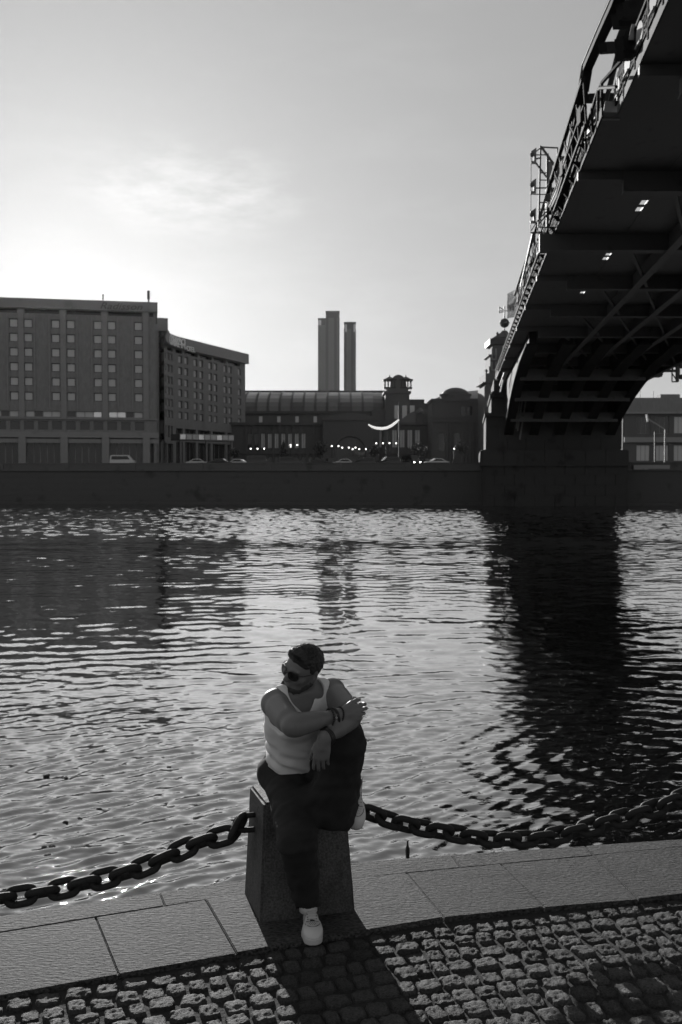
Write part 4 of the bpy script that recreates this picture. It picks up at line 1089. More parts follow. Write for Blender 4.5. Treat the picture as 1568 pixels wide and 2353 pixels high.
# ------------------------------------------------------------------ the steel bridge overhead and its far pier
def BP(o, Y, z): return Vector((5.4 + .1165 * Y + o, Y, z))
ZU = CAM_H + 12.2; ZD = ZU + .12; BW = 17.3
br = thing('steel_bridge', BP(8, 125, ZU), 'dark steel girder bridge crossing overhead from the upper right to the far pier', 'bridge')
def bbox(b, o0, o1, Y0, Y1, z0, z1):
    P = [BP(o0, Y0, z0), BP(o1, Y0, z0), BP(o1, Y1, z0), BP(o0, Y1, z0), BP(o0, Y0, z1), BP(o1, Y0, z1), BP(o1, Y1, z1), BP(o0, Y1, z1)]
    return b.add(P, [(0, 3, 2, 1), (4, 5, 6, 7), (0, 1, 5, 4), (1, 2, 6, 5), (2, 3, 7, 6), (3, 0, 4, 7)])
YN, YF = -14.0, 133.0
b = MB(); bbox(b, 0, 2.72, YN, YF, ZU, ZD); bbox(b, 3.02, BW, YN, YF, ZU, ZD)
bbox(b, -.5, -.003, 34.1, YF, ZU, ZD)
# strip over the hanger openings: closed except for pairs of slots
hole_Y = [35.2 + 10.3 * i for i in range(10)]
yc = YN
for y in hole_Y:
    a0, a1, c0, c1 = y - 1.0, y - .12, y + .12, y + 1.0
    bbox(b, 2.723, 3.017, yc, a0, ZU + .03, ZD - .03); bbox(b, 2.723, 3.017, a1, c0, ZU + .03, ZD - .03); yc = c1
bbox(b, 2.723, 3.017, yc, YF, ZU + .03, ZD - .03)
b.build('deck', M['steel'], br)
for o in (5.2, 8.2, 11.2, 14.2, 16.6):
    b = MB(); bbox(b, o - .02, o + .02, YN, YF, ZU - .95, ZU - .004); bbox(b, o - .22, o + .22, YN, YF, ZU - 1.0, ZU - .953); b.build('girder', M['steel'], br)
for i in range(-4, 10):
    y = 40.3 + 10.3 * i
    b = MB(); oL = -1.3 if i == 1 else 1.2
    bbox(b, oL, BW + .25, y - .18, y + .18, ZU - .8, ZU - .008); bbox(b, oL, BW + .25, y - .34, y + .34, ZU - .86, ZU - .803)
    if i != 1: bbox(b, -.62 if y > 34 else -.05, 1.197, y - .14, y + .14, ZU - .34, ZU - .008)
    b.build('cross_girder', M['steel'], br)
    for k in range(5):                                               # wind bracing under the deck
        o0 = 3.4 + k * 2.7
        b = MB(); b.bar(BP(o0, y + .4, ZU - .7), BP(o0 + 2.6, y + 9.8, ZU - .7), .16); b.build('brace', M['steel'], br)
b = MB()
yy = YN
while yy < 31: bbox(b, -.06, -.004, yy, min(yy + 6.2, 33.9), ZU - .02, ZU + .30); yy += 6.23
b.build('kerb_plate', M['kerb_grey'], br)
b = MB(); bbox(b, -.56, -.503, 34.1, YF, ZU - .02, ZU + .3); b.build('kerb_plate', M['rail'], br)
# haunched ribs that curve down from the deck to the springing of the pier
for o in (.9, 4.0, 7.2, 10.4, 13.4):
    low = [(84, ZU - 1.0), (94, ZU - 1.5), (103, ZU - 2.5), (110, ZU - 3.7), (116, ZU - 5.1), (120, ZU - 6.2), (123.4, ZU - 7.4)]
    prof_ = low + [(123.4, ZU - .02), (84, ZU - .02)]
    m_ = len(prof_); P0 = [BP(o - .3, y, z) for y, z in prof_]; P1 = [BP(o + .3, y, z) for y, z in prof_]
    b = MB(); b.add(P0 + P1, [tuple(range(m_)), tuple(range(2 * m_ - 1, m_ - 1, -1))] + [(i, (i + 1) % m_, m_ + (i + 1) % m_, m_ + i) for i in range(m_)])
    for (y0, z0), (y1, z1) in zip(low[:-1], low[1:]): b.bar(BP(o, y0, z0 - .05), BP(o, y1, z1 - .05), 1.1, .12)
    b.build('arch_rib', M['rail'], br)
for (y, z) in ((100, ZU - 2.0), (109, ZU - 3.4), (117, ZU - 5.2)):
    b = MB(); b.bar(BP(.9, y, z), BP(13.4, y, z), .4, 1.1); b.build('rib_tie', M['steel'], br)
# railing on the near edge: posts, rails, bars, and round shields on the nearest panels
def rail_o(y): return -.05 if y < 34 else -.48
yy = 12.0
while yy < 128:
    st_ = 2.06; o = rail_o(yy)
    b = MB(); b.bar(BP(o, yy, ZD), BP(o, yy, ZD + 1.2), .09); b.build('railing_post', M['rail'], br)
    b = MB()
    b.bar(BP(o, yy, ZD + 1.2), BP(rail_o(yy + st_ * .9), yy + st_, ZD + 1.2), .1, .09); b.bar(BP(o, yy, ZD + .32), BP(o, yy + st_, ZD + .32), .06); b.bar(BP(o, yy, ZD + .95), BP(o, yy + st_, ZD + .95), .05)
    n = 8
    b.bar(BP(o, yy, ZD + .62), BP(o, yy + st_, ZD + .62), .05)
    for k in range(n):
        y2 = yy + st_ * (k + .5) / n
        b.bar(BP(o, y2, ZD + .32), BP(o, y2, ZD + .95), .05)
    b.bar(BP(o, yy, ZD + .32), BP(o, yy + st_, ZD + .95), .045); b.bar(BP(o, yy + st_, ZD + .32), BP(o, yy, ZD + .95), .045)
    b.build('railing_panel', M['rail'], br)
    if yy < 37:
        c = BP(o - .05, yy + st_ / 2, ZD + .62); b = MB(); pts = [c + Vector((-.03, 0, 0)), c + Vector((.03, 0, 0))]
        b.tube(pts, .33, 18); b.bar(c + Vector((-.04, -.1, -.25)), c + Vector((-.04, .35, -.3)), .05); b.build('railing_shield', M['steel_mid'], br)
    yy += st_
# hangers, conduits and knee brackets that crowd the outer side
yy = 36.0
k = 0
while yy < 118:
    o = -.52
    b = MB(); b.add([BP(o, yy - .06, ZU - .02), BP(o - .34, yy - .06, ZU + .34), BP(o, yy - .06, ZU + .34), BP(o, yy + .06, ZU - .02), BP(o - .34, yy + .06, ZU + .34), BP(o, yy + .06, ZU + .34)], [(0, 1, 2), (5, 4, 3), (0, 3, 4, 1), (1, 4, 5, 2), (2, 5, 3, 0)])
    b.build('knee_bracket', M['rail'], br)
    if yy < 76:
        b = MB(); b.bar(BP(o - .3, yy, ZU + .3), BP(o - .42, yy, ZU + 1.95), .07); b.build('hanger', M['rail'], br)
        b = MB(); b.bar(BP(o - .3, yy, ZU + .3), BP(o - .42, yy + 2.0, ZU + 1.7), .05); b.build('lattice_bar', M['rail'], br)
        if k % 3 == 0:
            b = MB(); c = BP(o - .36, yy + .9, ZU + 1.0); b.box(c.x - .12, c.x + .12, c.y - .25, c.y + .25, c.z - .3, c.z + .3); b.build('junction_box', M['rail'], br)
    yy += 2.06; k += 1
for (o, z, w) in ((-.86, ZU + .36, .10), (-.92, ZU + 1.05, .07), (-.96, ZU + 1.95, .16)):
    b = MB(); b.bar(BP(o, 36, z), BP(o, 78 if z > ZU + .5 else 118, z), w); b.build('conduit', M['rail'], br)
# far railing
yy = 20.0
while yy < 128:
    b = MB(); b.bar(BP(BW - .1, yy, ZD), BP(BW - .1, yy, ZD + 1.2), .09); b.bar(BP(BW - .1, yy, ZD + 1.2), BP(BW - .1, yy + 4, ZD + 1.2), .09); b.bar(BP(BW - .1, yy, ZD + .6), BP(BW - .1, yy + 4, ZD + .6), .06)
    b.build('railing_panel', M['rail'], br); yy += 4.0
# outer rib of the walkway frame, kinked, with struts to an inner rib
def on_bridge(px, py, o):
    u = (px - 784) / F_PX; Y = (5.4 + o) / (u - .1165); return at(px, py, Y=Y)
rib_px = [(1440, -60), (1417, 0), (1384, 72), (1350, 150), (1341, 205), (1333, 250), (1318, 330), (1301, 398), (1289, 440), (1271, 478)]
rib = [on_bridge(x, y, -.45 - .012 * max(0, y - 150) ** .5) for x, y in rib_px]
ext0 = rib[0] + (rib[0] - rib[1]).normalized() * 14
b = MB(); pts = [ext0] + rib
for q0, q1 in zip(pts[:-1], pts[1:]):
    b.bar(q0, q1 + (q1 - q0).normalized() * .04, .34, .40)
b.build('frame_rib', M['rail'], br)
b = MB()
for q0, q1 in zip(pts[:-1], pts[1:]): b.bar(q0 + Vector((-.19, 0, .02)), q1 + Vector((-.19, 0, .02)), .05, .045)
b.build('rib_flange', M['rib_edge'], br)
inner = [on_bridge(1475, -40, 1.6), on_bridge(1446.8, 53, 1.35), on_bridge(1421.8, 118.8, 1.0), on_bridge(1400, 205, .3), on_bridge(1384, 272, -.3)]
b = MB()
for q0, q1, w in zip(inner[:-1], inner[1:], (.42, .4, .16, .14)): b.bar(q0, q1, w)
b.build('inner_rib', M['rail'], br)
for (px0, py, px1, th) in ((1424, 23, 1503, .5), (1414, 46, 1492, .46), (1386, 110, 1424, .32), (1424, 103, 1470, .42), (1424, 128, 1466, .25), (1350, 226, 1414, .28)):
    a_ = on_bridge(px0, py, -.4); c_ = at(px1, py - 2, Y=a_.y + .6)
    MB().bar(a_, c_, .3, th).build('strut', M['rail'], br)
# pale hoarding sheet and cabinet on the walkway
def panel(name, quad, mat, th=.05, label=None, cat=None, par=None):
    q = [Vector(p) for p in quad]; nrm = (q[1] - q[0]).cross(q[3] - q[0]).normalized() * th
    b = MB(); b.add(q + [p + nrm for p in q], [(0, 1, 2, 3), (7, 6, 5, 4), (0, 4, 5, 1), (1, 5, 6, 2), (2, 6, 7, 3), (3, 7, 4, 0)])
    o = b.build(name, M[mat], par)
    if label: tag(o, label, cat)
    return o
panel('hoarding_sheet', [at(1417.5, 232, Y=33.6), at(1432, 196, Y=33.6), at(1432, 106, Y=33.6), at(1417.5, 176, Y=33.6)], 'letters', .05, 'pale upright sheet fixed to the bridge walkway frame', 'panel')
panel('cabinet_door', [at(1384, 276, Y=34.4), at(1424, 276, Y=34.4), at(1422, 234, Y=34.4), at(1390, 234, Y=34.4)], 'steel_pale', .08, 'pale cabinet standing at the end of the bridge walkway platform', 'cabinet')
panel('frosted_sheet', [at(1444, 92, Y=30.6), at(1474, 92, Y=30.6), at(1480, 56, Y=30.6), at(1452, 56, Y=30.6)], 'steel_pale', .04, 'grey translucent sheet between the struts of the bridge walkway frame', 'panel')
# ladder rail of the platform
lad = thing('platform_railing', BP(-.6, 35, ZD), 'bent pipe handrail at the end of the bridge walkway platform', 'handrail')
hp = [on_bridge(x, y, -.55) for x, y in ((1417, 199), (1381, 201), (1375, 205), (1352, 283), (1330, 352), (1313, 405))]
MB().tube(hp, .055, 6).build('rail', M['rail'], lad)
for (x0, y0, y1) in ((1374.5, 205, 275), (1361.5, 245, 300), (1347, 300, 345)):
    a_ = on_bridge(x0, y0, -.55); c_ = Vector((a_.x, a_.y, a_.z - (y1 - y0) / F_PX * a_.y)); MB().bar(a_, c_, .07).build('post', M['rail'], lad)

# navigation signal frame with three lamp boards
YS = 50.0
sx = lambda px: at(px, 400, Y=YS).x
szz = lambda py: at(1250, py, Y=YS).z
nf = thing('signal_frame', (sx(1250), YS, szz(523)), 'tall skeletal navigation signal frame with three lamp boards on the side of the bridge', 'signal frame')
C2 = lambda x, y: (1200.5 + x * .13281, 306.25 + y * .13281)         # crop to picture
def fb(b, x0, y0, x1, y1, w, dy=0, dy1=None):
    a_, c_ = C2(x0, y0), C2(x1, y1); dy1 = dy if dy1 is None else dy1
    return b.bar((sx(a_[0]), YS + dy, szz(a_[1])), (sx(c_[0]), YS + dy1, szz(c_[1])), w)
for seg, w in ((((315, 215, 290, 1625)), .085), (((608, 240, 600, 870)), .065), (((150, 330, 152, 1720)), .04), (((435, 350, 440, 1640)), .11)):
    b = MB(); fb(b, *seg, w); b.build('upright', M['steel'], nf)
for seg, w in (((315, 235, 608, 250), .06), ((240, 370, 440, 370), .045), ((315, 680, 600, 690), .05), ((315, 805, 440, 810), .045), ((230, 945, 450, 942), .06), ((150, 1050, 435, 1058), .04), ((310, 1195, 600, 1200), .05), ((290, 1620, 600, 1640), .05), ((150, 1720, 440, 1722), .06), ((300, 1310, 440, 1310), .04)):
    b = MB(); fb(b, *seg, w); b.build('cross_bar', M['steel'], nf)
for seg, w in (((325, 235, 600, 620), .12), ((225, 500, 450, 790), .08), ((600, 680, 455, 960), .1), ((440, 1000, 300, 1480), .13), ((300, 1560, 440, 1400), .07), ((300, 1480, 430, 1350), .06), ((165, 1680, 280, 1500), .05), ((240, 310, 315, 250), .05), ((240, 440, 300, 425), .06)):
    b = MB(); fb(b, *seg, w); b.build('diagonal_brace', M['steel'], nf)
for (y0, y1) in ((258, 530), (790, 1040), (1300, 1560)):
    a_, c_ = C2(145, y0 + 70), C2(240, y0); d_ = C2(145, y1)[1]
    yy0, yy1 = szz(C2(0, y1)[1]), szz(C2(0, y0 + 60)[1])
    x0, x1 = sx(a_[0]), sx(c_[0]); m_ = (yy0 + yy1) / 2; b = MB()
    b.box(x0, x1, YS - .06, YS, m_ + .16, yy1); b.box(x0, x1, YS - .06, YS, yy0, m_ - .16); b.box(x0 + .15, x1, YS - .06, YS, m_ - .157, m_ + .157)
    b.add([(x0, YS - .06, yy1), (x1, YS - .06, yy1), (x1, YS - .06, yy1 + .2), (x0, YS, yy1), (x1, YS, yy1), (x1, YS, yy1 + .2)], [(0, 1, 2), (5, 4, 3), (1, 4, 5, 2), (2, 5, 3, 0)])
    b.build('lamp_board', M['steel_mid'], nf)
    b = MB(); b.lathe((x0 + .05, YS - .15, m_ + .0), [(.02, .22), (.09, .2), (.1, .05), (.05, 0)], 10); b.build('signal_lamp', M['steel'], nf)
b = MB(); x0, x1 = sx(C2(608, 0)[0]), sx(C2(725, 0)[0]); b.box(x0, x1, YS - .1, YS + .5, szz(C2(0, 860)[1]), szz(C2(0, 400)[1])); b.build('control_box', M['steel'], nf)
b = MB(); x0 = sx(C2(455, 0)[0]); x1 = sx(C2(520, 0)[0]); b.box(x0, x1, YS - .05, YS + .05, szz(C2(0, 800)[1]), szz(C2(0, 490)[1])); b.build('light_plate', M['steel_mid'], nf)
b = MB(); x0, x1 = sx(C2(430, 0)[0]), sx(C2(760, 0)[0]); b.box(x0, x1 + .5, YS - .1, YS + .4, szz(C2(0, 1240)[1]), szz(C2(0, 945)[1])); b.build('support_box', M['steel'], nf)
# cables and stays down the frame
b = MB()
for (p, q) in (((1226, 535), (1197, 660)), ((1229, 535), (1228, 600)), ((1254, 540), (1236, 585))): b.bar(at(*p, Y=52), at(*q, Y=72), .12)
b.build('stay', M['steel'], nf)
# curved sheet-metal sign and a small diamond beyond it
YB = 84.0
sg = thing('sheet_metal_sign', at(1178, 735, Y=YB), 'rippled bare metal sign board hung on the outer side of the bridge', 'sign')
b = MB(); n = 8; cols_ = []
for i in range(n + 1):
    t = i / n; px = 1166.5 + t * 23; yt, yb = 675 - t * 13, 732 - t * 2 - 2 * math.sin(t * 3)
    dy = .25 * math.sin(t * 5.5); cols_.append([at(px + .7 * math.sin(j * 1.3), yt + (yb - yt) * j / 8, Y=YB + dy + .15 * math.sin(j * 1.1 + t * 3)) for j in range(9)])
vs_ = [p for c in cols_ for p in c] + [p + Vector((0, .06, 0)) for c in cols_ for p in c]; N_ = (n + 1) * 9; fs_ = []
for i in range(n):
    for j in range(8):
        a_ = i * 9 + j; fs_ += [(a_, a_ + 1, a_ + 10, a_ + 9), (N_ + a_ + 9, N_ + a_ + 10, N_ + a_ + 1, N_ + a_)]
b.add(vs_, fs_); b.build('sign_sheet', M['sheet'], sg, True)
b = MB(); b.bar(at(1190.5, 662, Y=YB + .3), at(1190, 735, Y=YB + .3), .22); b.bar(at(1188, 700, Y=YB + .3), at(1205, 706, Y=YB + .5), .25); b.build('sign_post', M['steel'], sg)
YC = 104.0
panel('diamond_sign', [at(1160, 811, Y=YC), at(1170, 790, Y=YC), at(1168.5, 784, Y=YC), at(1154.5, 796, Y=YC)], 'steel_pale', .1, 'small pale diamond sign beyond the rippled metal sign on the bridge', 'sign')
for (p0, p1, w) in (((1163, 856), (1152, 886), .9), ((1158, 872), (1151, 900), .35)):
    tag(MB().bar(at(*p0, Y=112), at(*p1, Y=118), w * .5, .08).build('ladder', M['steel_pale']), 'pale inclined ladder at the pier end of the bridge' if w > .5 else 'thin pale rail beside the inclined ladder at the pier end', 'ladder')
# small inspection platforms hung under the far edge
for i, (x0, x1, y0, y1, lb) in enumerate(((1433, 1447, 887, 900.5, 'lowest hanging inspection platform, next to the pier'), (1453, 1480, 871, 884, 'second lowest hanging inspection platform from the pier'),
        (1500, 1519, 856, 866.5, 'third hanging inspection platform from the pier'), (1520, 1556, 838, 854, 'topmost hanging inspection platform, with a long floor'))):
    u = ((x0 + x1) / 2 - 784) / F_PX; Y = min((5.4 + BW + .4) / (u - .1165), 132)
    c0, c1 = at(x0, y1, Y=Y), at(x1, y0, Y=Y); t = thing('inspection_platform', c0, lb, 'platform', 'platforms hung under the bridge edge')
    MB().box(c0.x, c1.x, Y - .6, Y + .6, c0.z, c0.z + .18).build('floor', M['steel'], t)
    for f_ in (0, .4, .62, 1):
        x = c0.x + (c1.x - c0.x) * f_; MB().box(x - .08, x + .08, Y - .6, Y - .45, c0.z + .183, ZU - .2).build('hanger', M['rail'], t)
    MB().box(c0.x, c1.x, Y - .58, Y - .5, (c0.z + ZU) / 2, (c0.z + ZU) / 2 + .1).build('guard_rail', M['steel'], t)
Y = 101; t = thing('hanging_lamp_frame', at(1552, 878, Y=Y), 'hanging wire frame with round lamps under the bridge at the right edge', 'lamp frame')
for (p, q, w) in (((1545, 852), (1545, 877), .1), ((1557, 838), (1557, 877), .28), ((1545, 877), (1559, 877), .12), ((1545, 858), (1555, 872), .1), ((1562, 830), (1562, 870), .1)):
    MB().bar(at(*p, Y=Y), at(*q, Y=Y), w).build('frame_bar', M['steel'], t)
for (px, py) in ((1566, 841), (1567, 866)):
    c = at(px, py, Y=Y); MB().lathe((c.x, c.y, c.z), [(.05, -.25), (.24, -.2), (.26, .15), (.1, .25)], 12).build('lamp_housing', M['steel'], t)

# the stone pier on the far bank
pier = thing('bridge_pier', BP(8, 126, WZ), 'massive dark stone pier carrying the far end of the bridge', 'bridge pier')
def xp(px, Y=122.5): return at(px, 1000, Y=Y).x
zp = lambda py, Y=122.5: at(1200, py, Y=Y).z
def pbox(b, x0, x1, Y0, Y1, z0, z1):
    k = .128 * (Y1 - Y0)
    P = [(x0, Y0, z0), (x1, Y0, z0), (x1 + k, Y1, z0), (x0 + k, Y1, z0), (x0, Y0, z1), (x1, Y0, z1), (x1 + k, Y1, z1), (x0 + k, Y1, z1)]
    return b.add(P, [(0, 3, 2, 1), (4, 5, 6, 7), (0, 1, 5, 4), (1, 2, 6, 5), (2, 3, 7, 6), (3, 0, 4, 7)])
tiers = [(1107.5, 1445, -2.8, zp(1066), 121.5), (1104.5, 1446.5, zp(1066) + .003, zp(1034), 121.2), (1117, 1430, zp(1034) + .003, zp(953), 122.3), (1129, 1418, zp(953) + .003, ZU - 1.6, 123.6)]
for (p0, p1, z0, z1, Yf) in tiers:
    b = MB(); pbox(b, xp(p0, Yf), xp(p1, Yf), Yf, 140, z0, z1); b.build('pier_block', M['pier'], pier, bevel=.12)
    n = max(1, int((z1 - z0) / 1.25)); h = (z1 - z0) / n
    for k in range(n):                                               # proud courses of facing stone
        xa_, xb_ = xp(p0, Yf) + .35, xp(p1, Yf) - .35; m = 7
        off = .5 if k % 2 else 0
        for j in range(m + (1 if off else 0)):
            s0 = xa_ + (xb_ - xa_) * max(0, j - off) / m; s1 = xa_ + (xb_ - xa_) * min(m, j + 1 - off) / m
            if s1 - s0 < .2: continue
            o_ = MB().box(s0 + .03, s1 - .03, Yf - .07 - .03 * random.random(), Yf + .05, z0 + k * h + .03, z0 + (k + 1) * h - .03).build('stone_block', M['pier'], pier)
for (p0, p1, z, Yf) in ((1102.5, 1449, zp(1066) - .25, 120.9), (1114, 1433, zp(957), 121.9), (1126, 1421, ZU - 2.4, 123.1)):
    b = MB(); pbox(b, xp(p0, Yf), xp(p1, Yf), Yf, 140.3, z, z + .42); b.build('string_course', M['pier'], pier)
for px in (1190, 1260, 1330, 1390):
    b = MB(); x = xp(px, 124.5); b.box(x - 1.0, x + 1.0, 122.9, 125, zp(953), ZU - 1.0); b.build('bearing_pedestal', M['pier'], pier)
b = MB(); pbox(b, xp(1129, 123.6) + .4, xp(1418, 123.6) - .4, 124.2, 139.5, ZU - 1.597, ZU - .005); b.build('bearing_shelf', M['pier'], pier)
for (p, q) in (((1197, 905), (1187, 985)), ((1211, 908), (1195, 1010)), ((1203, 906), (1190, 990))):
    tag(MB().bar(at(*p, Y=121.0), at(*q, Y=121.0), .16).build('drain_pipe', M['steel_mid'], pier))
# bronze flare lamps: nothing else hangs here
# ------------------------------------------------------------------ the man on the bollard, grown from distance fields
def nz3(p, s=1.0, seed=0.0):
    """cheap smooth noise from sines, for cloth folds"""
    x, y, z = p[..., 0] * s + seed, p[..., 1] * s + seed * 1.7, p[..., 2] * s + seed * .6
    return (np.sin(x * 1.3 + 2.1 * np.sin(z * .9 + y)) + np.sin(z * 1.7 - 1.3 * np.sin(y * 1.1 + x * .6)) + np.sin(y * 1.5 + 1.7 * np.sin(x * .8 - z))) / 3

class Field:
    def __init__(s, lo, hi, h):
        s.lo = np.array(lo, float); s.h = h
        s.n = np.ceil((np.array(hi) - s.lo) / h).astype(int) + 1
        s.D = np.full(s.n, .25, np.float32)
    def sub(s, lo, hi):
        a = np.clip(np.floor((np.array(lo) - s.lo) / s.h).astype(int), 0, s.n - 1); b = np.clip(np.ceil((np.array(hi) - s.lo) / s.h).astype(int) + 1, 1, s.n)
        sl = tuple(slice(i, j) for i, j in zip(a, b))
        if any(j <= i for i, j in zip(a, b)): return None, None
        ax = [s.lo[k] + s.h * np.arange(a[k], b[k]) for k in range(3)]
        P = np.stack(np.meshgrid(*ax, indexing='ij'), -1).astype(np.float32)
        return sl, P
    def put(s, fn, lo, hi, k=.02, op='add', pad=None):
        pad = (k + 4 * s.h) if pad is None else pad
        sl, P = s.sub(np.array(lo) - pad, np.array(hi) + pad)
        if sl is None: return s
        d = fn(P).astype(np.float32); D = s.D[sl]
        if op == 'add':
            h = np.clip(.5 + .5 * (D - d) / k, 0, 1) if k > 0 else (d < D).astype(np.float32)
            s.D[sl] = D * (1 - h) + d * h - (k * h * (1 - h) if k > 0 else 0)
        elif op == 'cut':
            d = -d; h = np.clip(.5 - .5 * (D - d) / max(k, 1e-4), 0, 1)
            s.D[sl] = D * (1 - h) + d * h + k * h * (1 - h)
        elif op == 'disp': s.D[sl] = D + d
        return s
    def cap(s, a, b, ra, rb=None, k=.02, op='add'):
        rb = ra if rb is None else rb; a, b = np.array(a, float), np.array(b, float); ba = b - a; L2 = max(float(ba @ ba), 1e-9)
        def fn(P):
            pa = P - a; t = np.clip((pa @ ba) / L2, 0, 1)
            return np.linalg.norm(pa - t[..., None] * ba, axis=-1) - (ra + (rb - ra) * t)
        r = max(ra, rb); return s.put(fn, np.minimum(a, b) - r, np.maximum(a, b) + r, k, op)
    def ell(s, c, R, rad, k=.02, op='add'):
        c = np.array(c, float); R = np.array(R, float); rad = np.array(rad, float)
        def fn(P):
            q = (P - c) @ R.T; k0 = np.linalg.norm(q / rad, axis=-1); k1 = np.linalg.norm(q / rad ** 2, axis=-1)
            return np.where(k1 > 1e-6, k0 * (k0 - 1) / np.maximum(k1, 1e-6), -rad.min())
        m = rad.max(); return s.put(fn, c - m, c + m, k, op)
    def plane(s, c, n, k=.004, lo=None, hi=None):
        """cut away the side the normal points to"""
        c = np.array(c, float); n = np.array(n, float); n = n / np.linalg.norm(n)
        lo = s.lo if lo is None else lo; hi = s.lo + s.h * (s.n - 1) if hi is None else hi
        return s.put(lambda P: -((P - c) @ n), lo, hi, k, 'cut', 0)
    def mesh(s, name):
        D, n = s.D, s.n; C = n - 1
        inside = D < 0
        cnt = np.zeros(C, np.int8)
        offs = [(i, j, k) for i in (0, 1) for j in (0, 1) for k in (0, 1)]
        for (i, j, k) in offs: cnt += inside[i:i + C[0], j:j + C[1], k:k + C[2]]
        act = np.argwhere((cnt > 0) & (cnt < 8)); N = len(act)
        idx = np.full(C, -1, np.int32); idx[tuple(act.T)] = np.arange(N)
        v = {o: D[act[:, 0] + o[0], act[:, 1] + o[1], act[:, 2] + o[2]] for o in offs}
        acc = np.zeros((N, 3)); c = np.zeros(N)
        for o in offs:
            for ax in range(3):
                if o[ax]: continue
                q = list(o); q[ax] = 1; q = tuple(q); a, b = v[o], v[q]
                m = (a < 0) != (b < 0); t = np.where(m, a / np.where(m, a - b, 1), 0)
                p = np.zeros((N, 3)); p[:] = o; p[:, ax] += t
                acc += p * m[:, None]; c += m
        co = s.lo + s.h * (act + acc / c[:, None])
        faces = []
        for ax in range(3):
            u, w = [(1, 2), (2, 0), (0, 1)][ax]
            A = [slice(None)] * 3; B = [slice(None)] * 3; A[ax] = slice(0, -1); B[ax] = slice(1, None)
            sa, sb = inside[tuple(A)], inside[tuple(B)]
            e = np.argwhere(sa != sb); flip = sa[tuple(e.T)]
            ok = (e[:, u] > 0) & (e[:, w] > 0) & (e[:, u] < n[u] - 1) & (e[:, w] < n[w] - 1); e, flip = e[ok], flip[ok]
            def cell(du, dw): q = e.copy(); q[:, u] -= du; q[:, w] -= dw; return idx[tuple(q.T)]
            f = np.stack([cell(1, 1), cell(0, 1), cell(0, 0), cell(1, 0)], -1)
            f[~flip] = f[~flip][:, ::-1]; faces.append(f)
        f = np.concatenate(faces)
        me = bpy.data.meshes.new(name); me.vertices.add(N); me.vertices.foreach_set('co', co.ravel())
        me.loops.add(f.size); me.loops.foreach_set('vertex_index', f.ravel().astype(np.int32))
        me.polygons.add(len(f)); me.polygons.foreach_set('loop_start', np.arange(0, f.size, 4, dtype=np.int32))
        me.update(calc_edges=True); me.validate()
        return me
def finish(fld, name, mat, parent, smooth_it=2):
    me = fld.mesh(name)
    bm = bmesh.new(); bm.from_mesh(me)
    for _ in range(smooth_it): bmesh.ops.smooth_vert(bm, verts=bm.verts, factor=.5, use_axis_x=True, use_axis_y=True, use_axis_z=True)
    bm.to_mesh(me); bm.free()
    me.transform(Matrix.Translation(-ORG[parent.name]))
    return link_mesh(name, me, M[mat], parent, True)

V = lambda *a: np.array(a, float)
def nrm(v): v = np.array(v, float); return v / np.linalg.norm(v)
def A(px, py, Y): return np.array(at(px, py, Y=Y))
M['skin'] = gm('skin', .135, .5, .12, 14, bump=.12, bscale=220, dist=.002)
M['tank'] = gm('ribbed_cotton', .7, .9, .05, 12)
M['trouser'] = gm('black_twill', .013, .9, .2, 10, bump=.2, bscale=300, dist=.001)
M['hair'] = gm('dark_hair', .016, .6, .3, 60, bump=.6, bscale=180, dist=.003)
M['leather'] = gm('white_leather', .62, .5, .05, 12, bump=.08, bscale=160, dist=.002)
M['sole'] = gm('white_rubber', .5, .7, .08, 14)
M['lens'] = gm('tinted_lens', .012, .06, .1, 5)
M['wire'] = gm('dark_wire', .02, .35, .1, 5)
M['bead'] = gm('dark_bead', .012, .45, .2, 60)
M['silver'] = gm('silver_bead', .55, .25, .1, 40, metal=.8)
# rib knit: fine vertical cords
tm = M['tank']; n_, l_ = tm.node_tree.nodes, tm.node_tree.links
tcd = n_.new('ShaderNodeTexCoord'); wv = n_.new('ShaderNodeTexWave'); wv.inputs['Scale'].default_value = 75; wv.inputs['Distortion'].default_value = .6; wv.inputs['Detail'].default_value = 2
l_.new(tcd.outputs['Object'], wv.inputs[0]); bpn = n_.new('ShaderNodeBump'); bpn.inputs['Strength'].default_value = .35; bpn.inputs['Distance'].default_value = .002
l_.new(wv.outputs[0], bpn.inputs['Height']); l_.new(bpn.outputs[0], n_['Principled BSDF'].inputs['Normal'])

man = thing('person', (-.17, 4.6, 0), 'man in white tank top, black trousers and sunglasses sitting on the granite bollard', 'person')
# joints (his right is the left side of the picture)
R_SH, L_SH = A(632, 1619, 4.47), A(764, 1592, 4.66)
R_EL, R_WR = A(672, 1669, 4.22), A(781, 1643, 4.34)
L_EL, L_WR = A(808, 1647, 4.42), A(746, 1699, 4.25)
PEL, WAI, CHE = V(-.195, 4.85, .675), A(682, 1733, 4.74), A(690, 1655, 4.62)
NECK = A(704, 1598, 4.60)
HC = A(697, 1535, 4.53)
R_HIP, R_KN, R_AN = V(-.275, 4.80, .655), V(-.195, 4.42, .47), V(-.153, 4.575, .105)
L_HIP, L_KN, L_AN = V(-.10, 4.83, .66), A(792, 1702, 4.46), A(808, 1822, 4.78)
TE = nrm(R_SH - L_SH)                                               # shoulder axis towards his right
TU = nrm((R_SH + L_SH) / 2 - WAI); TF = nrm(np.cross(TU, TE)); TF = TF if TF[1] < 0 else -TF; TU = nrm(np.cross(TE, TF)); TU = TU if TU[2] > 0 else -TU
TR = np.array([TE, TF, TU])
PE = nrm(V(-.95, -.28, 0)); PR = np.array([PE, nrm(V(.28, -.95, 0)), V(0, 0, 1)])
MIDS = (R_SH + L_SH) / 2
